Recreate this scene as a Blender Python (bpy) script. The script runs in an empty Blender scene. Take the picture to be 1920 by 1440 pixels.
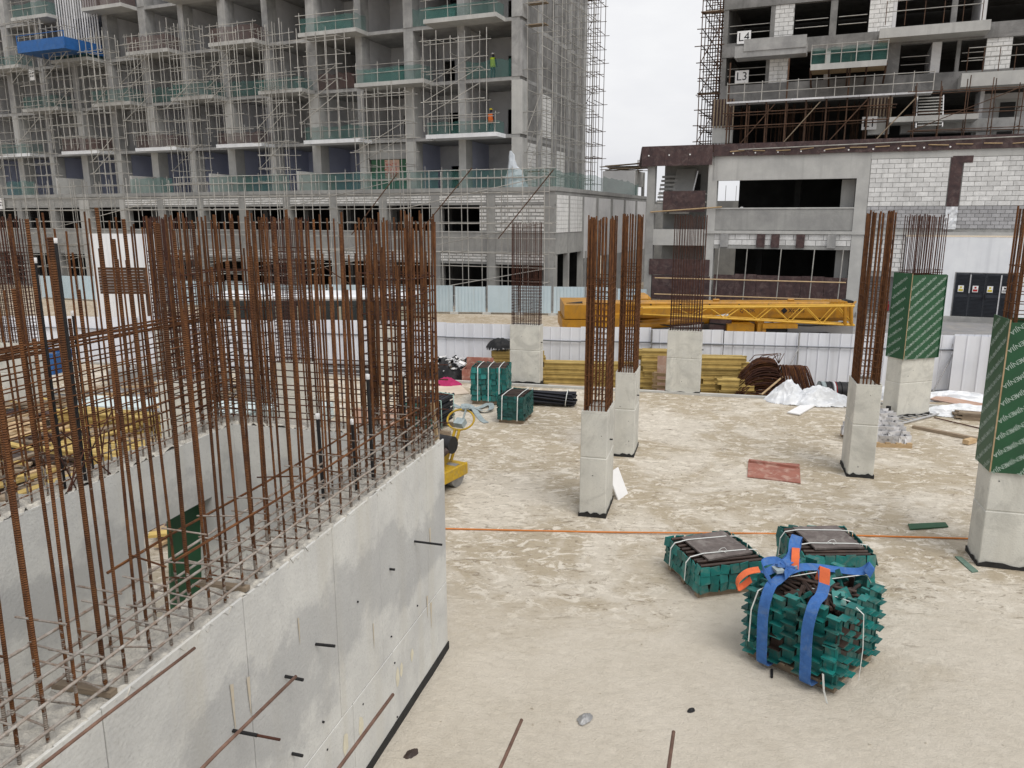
import bpy, math, random
import numpy as np
from mathutils import Matrix, Vector, Euler
random.seed(7)
rnd = random.uniform
sc = bpy.context.scene
COL = sc.collection
R = math.radians
# ------------------------------------------------------------------ camera, sky, sun
FPX, HEYE, HOR = 1442.0, 5.0, 408.0
PITCH = math.atan((720 - HOR) / FPX)
cam = bpy.data.cameras.new('camera'); camo = bpy.data.objects.new('camera', cam); COL.objects.link(camo)
cam.sensor_width = 36; cam.lens = FPX / 1920 * 36; cam.clip_end = 3000; cam.clip_start = .05
camo.location = (0, 0, HEYE); camo.rotation_euler = (R(90) - PITCH, 0, 0)
sc.camera = camo
SUN_EL, SUN_AZ = 58, 150       # azimuth measured clockwise from +Y (view direction)
w = bpy.data.worlds.new('World'); sc.world = w; w.use_nodes = True
nt = w.node_tree; N = nt.nodes; Lk = nt.links; N.clear()
out = N.new('ShaderNodeOutputWorld'); bg = N.new('ShaderNodeBackground'); bg.inputs['Strength'].default_value = .071
sky = N.new('ShaderNodeTexSky'); sky.sky_type = 'NISHITA'; sky.sun_disc = False
sky.sun_elevation = R(SUN_EL); sky.sun_rotation = R(SUN_AZ); sky.dust_density = 4
tc = N.new('ShaderNodeTexCoord'); mp = N.new('ShaderNodeMapping'); mp.inputs['Scale'].default_value = (1, 1, 2.6)
nz = N.new('ShaderNodeTexNoise'); nz.inputs['Scale'].default_value = 1.7; nz.inputs['Detail'].default_value = 7; nz.inputs['Roughness'].default_value = .52
cr = N.new('ShaderNodeValToRGB'); cr.color_ramp.elements[0].position = .38; cr.color_ramp.elements[1].position = .62
cr.color_ramp.elements[0].color = (7.5, 7.6, 8.1, 1); cr.color_ramp.elements[1].color = (10.2, 10.2, 10.3, 1)
mx = N.new('ShaderNodeMix'); mx.data_type = 'RGBA'; mx.inputs[0].default_value = .93
Lk.new(tc.outputs['Generated'], mp.inputs[0]); Lk.new(mp.outputs[0], nz.inputs['Vector']); Lk.new(nz.outputs[0], cr.inputs[0])
Lk.new(sky.outputs[0], mx.inputs[6]); Lk.new(cr.outputs[0], mx.inputs[7]); Lk.new(mx.outputs[2], bg.inputs[0]); Lk.new(bg.outputs[0], out.inputs[0])
sun = bpy.data.lights.new('sun', 'SUN'); sun.energy = 1.5; sun.angle = R(36); sun.color = (1, .96, .9)
suno = bpy.data.objects.new('sun', sun); COL.objects.link(suno)
suno.rotation_euler = Euler((R(90 - SUN_EL), 0, R(180 - SUN_AZ)), 'XYZ')
suno.location = (20, -20, 40)
sc.view_settings.view_transform = 'Standard'; sc.view_settings.look = 'None'
sc.view_settings.exposure = 0.45; sc.view_settings.gamma = 1

# ------------------------------------------------------------------ calibration helpers: a sight line meets a real plane
cP, sP = math.cos(PITCH), math.sin(PITCH)
def ray(x, y):
    u = (x - 960) / FPX; v = (y - 720) / FPX
    return Vector((u, cP - v * sP, -sP - v * cP))
def U(x, y, z=0.):
    r = ray(x, y); t = (z - HEYE) / r.z
    return Vector((0, 0, HEYE)) + r * t
def UD(x, y, Y):
    r = ray(x, y); return Vector((0, 0, HEYE)) + r * (Y / r.y)
class Frame:
    def __init__(s, o, rz):
        s.o = Vector((o[0], o[1], 0)); s.rz = R(rz)
        s.dx = Vector((math.cos(s.rz), math.sin(s.rz), 0)); s.dy = Vector((-math.sin(s.rz), math.cos(s.rz), 0))
    def l(s, px, py, ly=0.):
        r = ray(px, py); c = Vector((0, 0, HEYE))
        t = (ly - (c - s.o).dot(s.dy)) / r.dot(s.dy); q = c + r * t
        return (q - s.o).dot(s.dx), q.z
    def loc(s, X, Y):
        d = Vector((X, Y, 0)) - s.o; return d.dot(s.dx), d.dot(s.dy)
    def rect(s, x0, y0, x1, y1, ly=0.):
        a = [s.l(x0, y0, ly), s.l(x1, y0, ly), s.l(x0, y1, ly), s.l(x1, y1, ly)]
        return ((a[0][0] + a[2][0]) / 2, (a[1][0] + a[3][0]) / 2, (a[2][1] + a[3][1]) / 2, (a[0][1] + a[1][1]) / 2)

# ------------------------------------------------------------------ materials
MATS = {}
def mat(name, c1, c2=None, scale=3., rough=.8, bump=0., bscale=None, metal=0., orand=0., stain=None, stscale=.6, stw=.5, st=(1, 1, 1), spec=.3, wave=0., streak=None):
    m = bpy.data.materials.new(name); m.use_nodes = True
    n = m.node_tree.nodes; l = m.node_tree.links
    b = n['Principled BSDF']; b.inputs['Roughness'].default_value = rough; b.inputs['Metallic'].default_value = metal
    b.inputs['Specular IOR Level'].default_value = spec
    g = n.new('ShaderNodeNewGeometry')
    mpn = n.new('ShaderNodeMapping'); mpn.inputs['Scale'].default_value = st; l.new(g.outputs['Position'], mpn.inputs[0])
    c2 = c2 or tuple(x * .75 for x in c1)
    t = n.new('ShaderNodeTexNoise'); t.inputs['Scale'].default_value = scale; t.inputs['Detail'].default_value = 6; t.inputs['Roughness'].default_value = .62
    l.new(mpn.outputs[0], t.inputs['Vector'])
    r = n.new('ShaderNodeValToRGB'); r.color_ramp.elements[0].position = .32; r.color_ramp.elements[1].position = .68
    r.color_ramp.elements[0].color = (*c2, 1); r.color_ramp.elements[1].color = (*c1, 1)
    l.new(t.outputs[0], r.inputs[0]); cur = r.outputs[0]
    def mixin(fac, col, cur, blend='MIX'):
        x = n.new('ShaderNodeMix'); x.data_type = 'RGBA'; x.blend_type = blend
        if isinstance(fac, float): x.inputs[0].default_value = fac
        else: l.new(fac, x.inputs[0])
        l.new(cur, x.inputs[6])
        if isinstance(col, tuple): x.inputs[7].default_value = (*col, 1)
        else: l.new(col, x.inputs[7])
        return x.outputs[2]
    if stain:
        t2 = n.new('ShaderNodeTexNoise'); t2.inputs['Scale'].default_value = stscale; t2.inputs['Detail'].default_value = 8; t2.inputs['Roughness'].default_value = .72; t2.inputs['Distortion'].default_value = .9
        l.new(g.outputs['Position'], t2.inputs['Vector'])
        mr = n.new('ShaderNodeMapRange'); mr.inputs[1].default_value = .5; mr.inputs[2].default_value = .62; mr.inputs[4].default_value = stw
        l.new(t2.outputs[0], mr.inputs[0]); cur = mixin(mr.outputs[0], stain, cur)
    if 'concrete' in name:
        t5 = n.new('ShaderNodeTexNoise'); t5.inputs['Scale'].default_value = 38; t5.inputs['Detail'].default_value = 6; t5.inputs['Roughness'].default_value = .75; l.new(g.outputs['Position'], t5.inputs['Vector'])
        mr = n.new('ShaderNodeMapRange'); mr.inputs[1].default_value = .54; mr.inputs[2].default_value = .7; mr.inputs[4].default_value = .5; l.new(t5.outputs[0], mr.inputs[0]); cur = mixin(mr.outputs[0], tuple(x * .62 for x in c2), cur)
    if streak:
        mp2 = n.new('ShaderNodeMapping'); mp2.inputs['Scale'].default_value = (2.2, 2.2, .12); l.new(g.outputs['Position'], mp2.inputs[0])
        t3 = n.new('ShaderNodeTexNoise'); t3.inputs['Scale'].default_value = 1.6; t3.inputs['Detail'].default_value = 5
        l.new(mp2.outputs[0], t3.inputs['Vector'])
        mr = n.new('ShaderNodeMapRange'); mr.inputs[1].default_value = .52; mr.inputs[2].default_value = .75; mr.inputs[4].default_value = .7
        l.new(t3.outputs[0], mr.inputs[0]); cur = mixin(mr.outputs[0], streak, cur)
    if orand:
        oi = n.new('ShaderNodeObjectInfo'); mr = n.new('ShaderNodeMapRange'); mr.inputs[3].default_value = 1 - orand; mr.inputs[4].default_value = 1 + orand
        l.new(oi.outputs['Random'], mr.inputs[0])
        hs = n.new('ShaderNodeHueSaturation'); l.new(mr.outputs[0], hs.inputs['Value']); l.new(cur, hs.inputs['Color']); cur = hs.outputs[0]
    l.new(cur, b.inputs['Base Color'])
    if bump:
        t4 = n.new('ShaderNodeTexNoise'); t4.inputs['Scale'].default_value = bscale or scale * 6; t4.inputs['Detail'].default_value = 5
        l.new(mpn.outputs[0], t4.inputs['Vector'])
        bp = n.new('ShaderNodeBump'); bp.inputs['Strength'].default_value = bump; bp.inputs['Distance'].default_value = .02
        l.new(t4.outputs[0], bp.inputs['Height'])
        if wave:
            wv = n.new('ShaderNodeTexWave'); wv.wave_type = 'BANDS'; wv.bands_direction = 'Z'; wv.inputs['Scale'].default_value = wave
            l.new(g.outputs['Position'], wv.inputs['Vector'])
            b2 = n.new('ShaderNodeBump'); b2.inputs['Strength'].default_value = 1.0; b2.inputs['Distance'].default_value = .006
            l.new(wv.outputs['Fac'], b2.inputs['Height']); l.new(bp.outputs[0], b2.inputs['Normal']); l.new(b2.outputs[0], b.inputs['Normal'])
        else: l.new(bp.outputs[0], b.inputs['Normal'])
    MATS[name] = m; return m
def see_through(m, alpha, tscale=None):
    n = m.node_tree.nodes; n['Principled BSDF'].inputs['Alpha'].default_value = alpha
CONC = mat('concrete', (.56, .555, .52), (.42, .42, .40), 2.2, .85, .25, 30, stain=(.30, .30, .30), stscale=.9, stw=.45)
WALLC = mat('wall_concrete', (.63, .63, .60), (.53, .53, .51), 2.4, .8, .25, 40, stain=(.45, .45, .44), stscale=.9, stw=.45, streak=(.53, .51, .45))
def damp_band(m, z0, z1, col):
    n = m.node_tree.nodes; l = m.node_tree.links; b = n['Principled BSDF']; cur = b.inputs['Base Color'].links[0].from_socket
    g = n.new('ShaderNodeNewGeometry'); sx = n.new('ShaderNodeSeparateXYZ'); l.new(g.outputs['Position'], sx.inputs[0])
    t = n.new('ShaderNodeTexNoise'); t.inputs['Scale'].default_value = 1.1; t.inputs['Detail'].default_value = 9; t.inputs['Roughness'].default_value = .68; l.new(g.outputs['Position'], t.inputs['Vector'])
    a = n.new('ShaderNodeMath'); a.operation = 'MULTIPLY_ADD'; l.new(t.outputs[0], a.inputs[0]); a.inputs[1].default_value = 1.9; l.new(sx.outputs[2], a.inputs[2])
    up = n.new('ShaderNodeMapRange'); up.inputs[1].default_value = z0 + .95; up.inputs[2].default_value = z0 + 1.15; l.new(a.outputs[0], up.inputs[0])
    dn = n.new('ShaderNodeMapRange'); dn.inputs[1].default_value = z1 + .95; dn.inputs[2].default_value = z1 + 1.12; dn.inputs[3].default_value = 1; dn.inputs[4].default_value = 0; l.new(a.outputs[0], dn.inputs[0])
    mu = n.new('ShaderNodeMath'); mu.operation = 'MULTIPLY'; l.new(up.outputs[0], mu.inputs[0]); l.new(dn.outputs[0], mu.inputs[1])
    m2 = n.new('ShaderNodeMath'); m2.operation = 'MULTIPLY'; l.new(mu.outputs[0], m2.inputs[0]); m2.inputs[1].default_value = .5
    x = n.new('ShaderNodeMix'); x.data_type = 'RGBA'; l.new(m2.outputs[0], x.inputs[0]); l.new(cur, x.inputs[6]); x.inputs[7].default_value = (*col, 1); l.new(x.outputs[2], b.inputs['Base Color'])
damp_band(WALLC, 1.25, 1.95, (.32, .325, .33))
COLC = mat('column_concrete', (.64, .63, .57), (.52, .515, .475), 1.8, .75, .2, 45, stain=(.40, .395, .36), stscale=1.6, stw=.6, streak=(.47, .46, .41))
RAWC = mat('raw_concrete', (.42, .42, .41), (.26, .26, .26), 1.1, .9, .2, 10, stain=(.19, .19, .19), stscale=.5, stw=.5, streak=(.24, .24, .235))
DRAWC = mat('shaded_dirty_concrete', (.27, .265, .26), (.16, .16, .155), 1.0, .9, .2, 10, stain=(.10, .10, .10), stscale=.6, stw=.5, streak=(.13, .13, .125))  # raw concrete with the right tower's shade put into its colour, plus dirt streaks
PODC = mat('podium_concrete', (.36, .36, .345), (.25, .25, .245), .8, .9, .2, 8, stain=(.20, .20, .20), stscale=.35, stw=.55, streak=(.24, .24, .235))
PALEC = mat('pale_concrete', (.50, .50, .48), (.38, .38, .37), .8, .9, .1, 8, streak=(.36, .36, .35))
ROUGHC = mat('rough_concrete', (.62, .59, .52), (.30, .29, .27), 14, .95, .8, 60)
PAINTG = mat('grey_plaster', (.66, .66, .66), (.55, .55, .56), .6, .9, 0, stain=(.40, .40, .41), stscale=.4, stw=.4)
BLUEP = mat('blue_plaster', (.50, .53, .66), (.41, .44, .57), .6, .9, 0)
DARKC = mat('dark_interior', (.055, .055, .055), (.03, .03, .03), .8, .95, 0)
WHITEP = mat('white_paint', (.80, .82, .84), (.70, .72, .75), .9, .6, .1, 10, streak=(.62, .64, .67))
BLOCKW = mat('white_block', (.74, .74, .73), (.60, .60, .59), 5, .9, .3, 30, orand=.12, stain=(.5, .5, .49), stscale=1.2, stw=.5, streak=(.44, .44, .43))
BLOCKG = mat('grey_block', (.42, .42, .43), (.34, .34, .35), 5, .9, .3, 30, orand=.16)
MORTAR = mat('mortar', (.36, .36, .35), (.24, .24, .23), 6, .95, .3, 30)
PLYB = mat('brown_film_ply', (.085, .05, .048), (.04, .026, .028), 3, .5, .1, 20, stain=(.17, .13, .12), stscale=2.5, stw=.4)
WORNPLY = mat('worn_film_ply', (.16, .135, .125), (.09, .075, .07), 6, .6, .1, 20, stain=(.27, .25, .23), stscale=5, stw=.5)
WORNBAR = mat('worn_starter_bar', (.21, .125, .09), (.12, .068, .05), 12, .7, .2, 60)
REBAR = mat('rusty_rebar', (.19, .078, .026), (.075, .029, .013), 9, .85, .4, 90, orand=.3, wave=28)
REBARD = mat('dark_rebar', (.085, .034, .021), (.038, .016, .012), 9, .85, .3, 90, orand=.25)
REBARC = mat('cement_coated_rebar', (.40, .385, .355), (.20, .135, .095), 16, .9, .5, 90, orand=.15)
RUSTT = mat('rusty_scaffold', (.11, .058, .035), (.05, .03, .02), 3, .8, .2, 20, orand=.25)
SCAF = mat('galvanised_scaffold', (.46, .45, .42), (.28, .27, .25), 2, .6, 0, metal=.2, orand=.25)
BLACK = mat('black_plastic', (.018, .018, .02), (.012, .012, .013), 8, .55, .1, 20)
MEMB = mat('black_membrane', (.016, .016, .016), (.03, .03, .03), 8, .75, .4, 20)
GREENS = mat('green_painted_steel', (.010, .165, .15), (.007, .105, .098), 6, .5, .15, 30, orand=.42, stain=(.12, .15, .125), stscale=5, stw=.55, spec=.4)
GREEND = mat('dark_green_steel', (.01, .085, .075), (.006, .05, .05), 6, .5, .15, 30, orand=.3, spec=.45)
PIPED = mat('dark_steel_pipe', (.035, .037, .045), (.02, .02, .026), 8, .4, .1, 30, metal=.4, orand=.3)
PIPER = mat('brown_steel_rod', (.06, .038, .03), (.035, .024, .02), 8, .5, .1, 30, orand=.3)
PLYG = mat('green_film_ply', (.013, .085, .033), (.01, .06, .025), 2, .45, .05, 20, spec=.45)
PRINTW = mat('pale_print', (.42, .50, .45), (.30, .38, .33), 5, .6)
PLYEDGE = mat('ply_edge', (.42, .31, .19), (.30, .21, .12), 12, .8)
TIMBER = mat('pale_timber', (.50, .37, .22), (.36, .25, .14), 5, .85, .2, 20, orand=.2, st=(1, 1, 6))
TIMBERO = mat('old_timber', (.30, .235, .165), (.19, .15, .11), 5, .9, .2, 20, orand=.25, st=(1, 1, 6))
YELT = mat('yellow_formwork_beam', (.52, .38, .13), (.37, .26, .085), 4, .75, .2, 20, orand=.25)
PINKPLY = mat('pink_ply', (.50, .33, .25), (.40, .26, .20), 2.5, .85, .1, 15, orand=.12, stain=(.55, .46, .40), stscale=3, stw=.5)
REDPLY = mat('red_ply', (.36, .15, .11), (.26, .11, .085), 3, .85, .1, 15, stain=(.48, .33, .27), stscale=4, stw=.7)
PALEPLY = mat('pale_board', (.66, .56, .46), (.54, .45, .36), 2, .9)
YELLOW = mat('yellow_paint', (.47, .225, .01), (.36, .165, .008), 2, .45, .05, 20, spec=.5, stain=(.20, .11, .03), stscale=2.5, stw=.5, streak=(.26, .13, .02))
JIBY = mat('jib_yellow', (.66, .39, .05), (.55, .31, .03), 3, .5, spec=.4)
YELM = mat('roller_yellow', (.55, .35, .015), (.38, .24, .02), 12, .5, .2, 40, stain=(.3, .22, .1), stscale=9, stw=.5)
STEELG = mat('grey_steel', (.45, .45, .45), (.30, .30, .30), 6, .45, .1, 30, metal=.5, orand=.3)
ALUM = mat('bright_steel', (.68, .68, .69), (.50, .50, .52), 9, .4, .1, 30, metal=.3, orand=.2)
FENCEW = mat('white_sheet_metal', (.80, .82, .87), (.70, .72, .77), .7, .45, 0, orand=.05, streak=(.56, .57, .60), spec=.4)
RAILD = mat('grey_rail', (.22, .23, .25), (.15, .16, .18), 3, .6, metal=.2)
FENCEB = mat('pale_blue_sheet_metal', (.50, .60, .65), (.41, .51, .56), .6, .45, 0, orand=.1, streak=(.40, .45, .46), spec=.4)
STRAPB = mat('blue_webbing', (.055, .16, .43), (.035, .11, .32), 14, .8, .3, 60, stain=(.12, .19, .33), stscale=7, stw=.5)
STRAPO = mat('orange_webbing', (.72, .16, .055), (.55, .12, .05), 10, .8, .2, 60)
STRAPG = mat('grey_blue_webbing', (.36, .42, .43), (.25, .30, .31), 10, .85, .2, 60)
STRAPW = mat('white_strap', (.72, .74, .72), (.6, .62, .6), 10, .6)
STRAPT = mat('pale_teal_strap', (.42, .60, .55), (.32, .5, .45), 10, .6)
PLAST = mat('white_plastic_sheet', (.76, .78, .80), (.62, .64, .67), 5, .3, .4, 10, spec=.5)
ORANGE = mat('orange_hose', (.62, .22, .05), (.5, .17, .04), 3, .6)
DOORD = mat('charcoal_door', (.035, .04, .05), (.025, .028, .035), 3, .5)
NETG = mat('green_netting', (.07, .19, .17), (.05, .14, .125), 1.5, .9); see_through(NETG, .42)
NETB = mat('brown_netting', (.14, .085, .075), (.09, .06, .055), 1.5, .9); see_through(NETB, .55)
GLASS = mat('dark_window', (.03, .035, .035), (.02, .024, .024), 2, .15, spec=.5)
BUSB = mat('beige_vehicle_body', (.34, .33, .26), (.26, .25, .2), 2, .5)
BLUEST = mat('blue_painted_steel', (.025, .12, .36), (.018, .09, .27), 3, .55, 0, stain=(.06, .12, .22), stscale=2, stw=.4)
MAGENTA = mat('magenta_cloth', (.42, .035, .13), (.32, .02, .09), 5, .9)
SIGNR = mat('sign_red', (.45, .03, .03)); SIGNY = mat('sign_yellow', (.62, .5, .04)); SIGNW = mat('sign_white', (.8, .8, .8), (.75, .75, .75))
INK = mat('black_ink', (.02, .02, .025)); INKR = mat('red_spray_paint', (.42, .04, .06))
HIVIS = mat('hi_vis_cloth', (.55, .75, .05), (.45, .65, .04)); HIVISO = mat('orange_cloth', (.75, .16, .03)); SKIN = mat('skin', (.20, .11, .07)); DKCL = mat('dark_cloth', (.03, .04, .07))
REDP = mat('red_plastic', (.4, .02, .03))
def splash(m):
    n = m.node_tree.nodes; l = m.node_tree.links; b = n['Principled BSDF']; cur = b.inputs['Base Color'].links[0].from_socket
    g = n.new('ShaderNodeNewGeometry'); sx = n.new('ShaderNodeSeparateXYZ'); l.new(g.outputs['Position'], sx.inputs[0])
    t = n.new('ShaderNodeTexNoise'); t.inputs['Scale'].default_value = 28; t.inputs['Detail'].default_value = 5; l.new(g.outputs['Position'], t.inputs['Vector'])
    lo_ = n.new('ShaderNodeMapRange'); lo_.inputs[1].default_value = 2.58; lo_.inputs[2].default_value = 3.15; lo_.inputs[3].default_value = .22; lo_.inputs[4].default_value = -.12; l.new(sx.outputs[2], lo_.inputs[0])
    a = n.new('ShaderNodeMath'); a.operation = 'ADD'; l.new(t.outputs[0], a.inputs[0]); l.new(lo_.outputs[0], a.inputs[1])
    gt = n.new('ShaderNodeMath'); gt.operation = 'GREATER_THAN'; l.new(sx.outputs[2], gt.inputs[0]); gt.inputs[1].default_value = 2.5
    yl = n.new('ShaderNodeMath'); yl.operation = 'LESS_THAN'; l.new(sx.outputs[1], yl.inputs[0]); yl.inputs[1].default_value = 9.5
    a2 = n.new('ShaderNodeMath'); a2.operation = 'MULTIPLY'; l.new(a.outputs[0], a2.inputs[0]); l.new(gt.outputs[0], a2.inputs[1])
    a3 = n.new('ShaderNodeMath'); a3.operation = 'MULTIPLY'; l.new(a2.outputs[0], a3.inputs[0]); l.new(yl.outputs[0], a3.inputs[1]); a = a3
    mr = n.new('ShaderNodeMapRange'); mr.inputs[1].default_value = .58; mr.inputs[2].default_value = .66; mr.inputs[4].default_value = .8; l.new(a.outputs[0], mr.inputs[0])
    x = n.new('ShaderNodeMix'); x.data_type = 'RGBA'; l.new(mr.outputs[0], x.inputs[0]); l.new(cur, x.inputs[6]); x.inputs[7].default_value = (.36, .33, .29, 1); l.new(x.outputs[2], b.inputs['Base Color'])
splash(REBAR)
# sandy slab
def sand(name, pale, base, brown, flake, dark, y0):
    """dusty cream slab; beyond y0 the crust is broken into brown patches, pale flakes and dark crumbs"""
    m = bpy.data.materials.new(name); m.use_nodes = True; MATS[name] = m
    n = m.node_tree.nodes; l = m.node_tree.links; b = n['Principled BSDF']; b.inputs['Roughness'].default_value = .95; b.inputs['Specular IOR Level'].default_value = .15
    g = n.new('ShaderNodeNewGeometry')
    def noise(scale, detail=8, rough=.62, dist=0., st=(1, 1, 1), rot=0.):
        mp_ = n.new('ShaderNodeMapping'); mp_.inputs['Scale'].default_value = st; mp_.inputs['Rotation'].default_value = (0, 0, rot); l.new(g.outputs['Position'], mp_.inputs[0])
        t = n.new('ShaderNodeTexNoise'); t.inputs['Scale'].default_value = scale; t.inputs['Detail'].default_value = detail; t.inputs['Roughness'].default_value = rough; t.inputs['Distortion'].default_value = dist
        l.new(mp_.outputs[0], t.inputs['Vector']); return t.outputs[0]
    def rng(v, a, c, lo=0., hi=1.):
        mr = n.new('ShaderNodeMapRange'); mr.inputs[1].default_value = a; mr.inputs[2].default_value = c; mr.inputs[3].default_value = lo; mr.inputs[4].default_value = hi; l.new(v, mr.inputs[0]); return mr.outputs[0]
    def op(k, a, c):
        x = n.new('ShaderNodeMath'); x.operation = k
        for q, v in enumerate((a, c)):
            if isinstance(v, (int, float)): x.inputs[q].default_value = v
            else: l.new(v, x.inputs[q])
        return x.outputs[0]
    def mix(f, a, c):
        x = n.new('ShaderNodeMix'); x.data_type = 'RGBA'; l.new(f, x.inputs[0])
        if isinstance(a, tuple): x.inputs[6].default_value = (*a, 1)
        else: l.new(a, x.inputs[6])
        x.inputs[7].default_value = (*c, 1); return x.outputs[2]
    sx = n.new('ShaderNodeSeparateXYZ'); l.new(g.outputs['Position'], sx.inputs[0])
    big = noise(.3, 8, .6, .4)
    crust = rng(op('ADD', op('MULTIPLY', sx.outputs[1], .14), op('MULTIPLY', big, 1.7)), y0 * .14 + .72, y0 * .14 + 1.02)
    cur = mix(rng(noise(1.1, 9, .7), .35, .65), pale, base)
    cur = mix(op('MULTIPLY', rng(noise(55, 4, .7), .5, .75), .35), cur, tuple(x * .72 for x in base))
    patch = rng(noise(.42, 10, .72, .5), .43, .53)
    cur = mix(op('MULTIPLY', op('MULTIPLY', patch, crust), .78), cur, brown)
    cur = mix(op('MULTIPLY', rng(noise(3.2, 9, .74, 1.0, (1, 1.5, 1), .3), .525, .57), op('ADD', op('MULTIPLY', crust, .85), .12)), cur, flake)
    cur = mix(op('MULTIPLY', rng(noise(4.6, 10, .78, 1.4, (.8, 2.0, 1), .2), .55, .60), op('ADD', op('MULTIPLY', crust, .7), .08)), cur, dark)
    cur = mix(op('MULTIPLY', rng(noise(12, 8, .8, .5, (.7, 1.6, 1)), .60, .68), op('ADD', op('MULTIPLY', crust, .6), .22)), cur, tuple(x * .8 for x in dark))
    l.new(cur, b.inputs['Base Color'])
    h = op('ADD', op('ADD', op('MULTIPLY', noise(2.2, 8, .65, .3), .6), op('MULTIPLY', noise(8, 8, .78, .3, (1, 1.1, 1), .5), .8)), op('MULTIPLY', noise(45, 4, .7), .22))
    bp = n.new('ShaderNodeBump'); bp.inputs['Strength'].default_value = 1.0; bp.inputs['Distance'].default_value = .055; l.new(h, bp.inputs['Height']); l.new(bp.outputs[0], b.inputs['Normal'])
    return m
SAND = sand('sandy_slab', (.67, .615, .525), (.60, .545, .455), (.42, .35, .245), (.74, .685, .59), (.24, .195, .14), 9.2)
DIRT = sand('dry_ground', (.52, .45, .355), (.45, .38, .29), (.36, .29, .20), (.58, .52, .43), (.25, .2, .15), -50)
ROADG = mat('grey_roadway', (.27, .27, .275), (.21, .21, .215), 1.2, .9, .2, 20, stain=(.33, .31, .28), stscale=.4, stw=.5)
REDEARTH = mat('red_earth', (.33, .14, .11), (.27, .13, .10), 1.5, .95, .3, 9)

# ------------------------------------------------------------------ mesh helpers
def mesh(name, verts, faces, m=None, smooth=False):
    me = bpy.data.meshes.new(name); me.from_pydata([tuple(v) for v in verts], [], faces); me.update()
    if m: me.materials.append(m)
    if smooth:
        for p in me.polygons: p.use_smooth = True
    return me
CACHE = {}
def unit_cube(m):
    k = ('cube', m.name)
    if k not in CACHE:
        v = [(x, y, z) for z in (0, 1) for y in (0, 1) for x in (0, 1)]
        CACHE[k] = mesh('box_shape', v, [(0, 2, 3, 1), (4, 5, 7, 6), (0, 1, 5, 4), (2, 6, 7, 3), (0, 4, 6, 2), (1, 3, 7, 5)], m)
    return CACHE[k]
def unit_rod(m, n=6):
    k = ('rod', m.name, n)
    if k not in CACHE:
        v = [(math.cos(2 * math.pi * i / n), math.sin(2 * math.pi * i / n), z) for z in (0, 1) for i in range(n)]
        f = [(i, (i + 1) % n, n + (i + 1) % n, n + i) for i in range(n)]
        me = mesh('rod_shape', v, f + [tuple(range(n - 1, -1, -1)), tuple(range(n, 2 * n))], m, True)
        me.polygons[n].use_smooth = me.polygons[n + 1].use_smooth = False
        CACHE[k] = me
    return CACHE[k]
def add(name, me, parent=None, M=None):
    o = bpy.data.objects.new(name, me); COL.objects.link(o)
    if parent: o.parent = parent
    if M is not None: o.matrix_local = M
    return o
def tag(o, label, cat, group=None):
    o['label'] = label; o['category'] = cat
    if group: o['group'] = group
    return o
def thing(name, label, cat, loc=(0, 0, 0), rz=0., group=None):
    o = bpy.data.objects.new(name, None); COL.objects.link(o); o.location = loc; o.rotation_euler = (0, 0, R(rz)); o.empty_display_size = .1
    return tag(o, label, cat, group)
def box(par, name, m, x0, x1, y0, y1, z0, z1, rz=0.):
    M = Matrix.Translation((x0, y0, z0)) @ Matrix.Diagonal((x1 - x0, y1 - y0, z1 - z0, 1))
    if rz:
        c = Matrix.Translation(((x0 + x1) / 2, (y0 + y1) / 2, 0))
        M = c @ Matrix.Rotation(R(rz), 4, 'Z') @ c.inverted() @ M
    return add(name, unit_cube(m), par, M)
def obox(par, name, m, c, size, rot=(0, 0, 0)):
    M = Matrix.Translation(c) @ Euler([R(a) for a in rot]).to_matrix().to_4x4() @ Matrix.Diagonal((*size, 1)) @ Matrix.Translation((-.5, -.5, -.5))
    return add(name, unit_cube(m), par, M)
def rod(par, name, m, p, q, r, n=6):
    p = Vector(p); d = Vector(q) - p; L = d.length
    M = Matrix.Translation(p) @ d.to_track_quat('Z', 'Y').to_matrix().to_4x4() @ Matrix.Diagonal((r, r, L, 1))
    return add(name, unit_rod(m, n), par, M)
def sweep(path, prof, closed=False, caps=True):
    """sweep a closed profile (list of (a,b)) along a path of points"""
    path = [Vector(p) for p in path]; n = len(path); k = len(prof); V = []; F = []
    up = None
    for i, p in enumerate(path):
        if closed: t = path[(i + 1) % n] - path[i - 1]
        else: t = path[min(i + 1, n - 1)] - path[max(i - 1, 0)]
        t.normalize()
        if up is None:
            up = Vector((0, 0, 1)) if abs(t.z) < .9 else Vector((0, 1, 0))
        s = t.cross(up).normalized(); u = s.cross(t).normalized(); up = u
        for a, b in prof: V.append(p + s * a + u * b)
    m = n if closed else n - 1
    for i in range(m):
        j = (i + 1) % n
        for q in range(k):
            F.append((i * k + q, i * k + (q + 1) % k, j * k + (q + 1) % k, j * k + q))
    if not closed and caps:
        F.append(tuple(range(k - 1, -1, -1))); F.append(tuple(range((n - 1) * k, n * k)))
    return V, F
def circ(r, n=6): return [(r * math.cos(2 * math.pi * i / n), r * math.sin(2 * math.pi * i / n)) for i in range(n)]
def tube(par, name, m, path, r, n=6, closed=False):
    V, F = sweep(path, circ(r, n), closed); return add(name, mesh(name, V, F, m, True), par)
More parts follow.
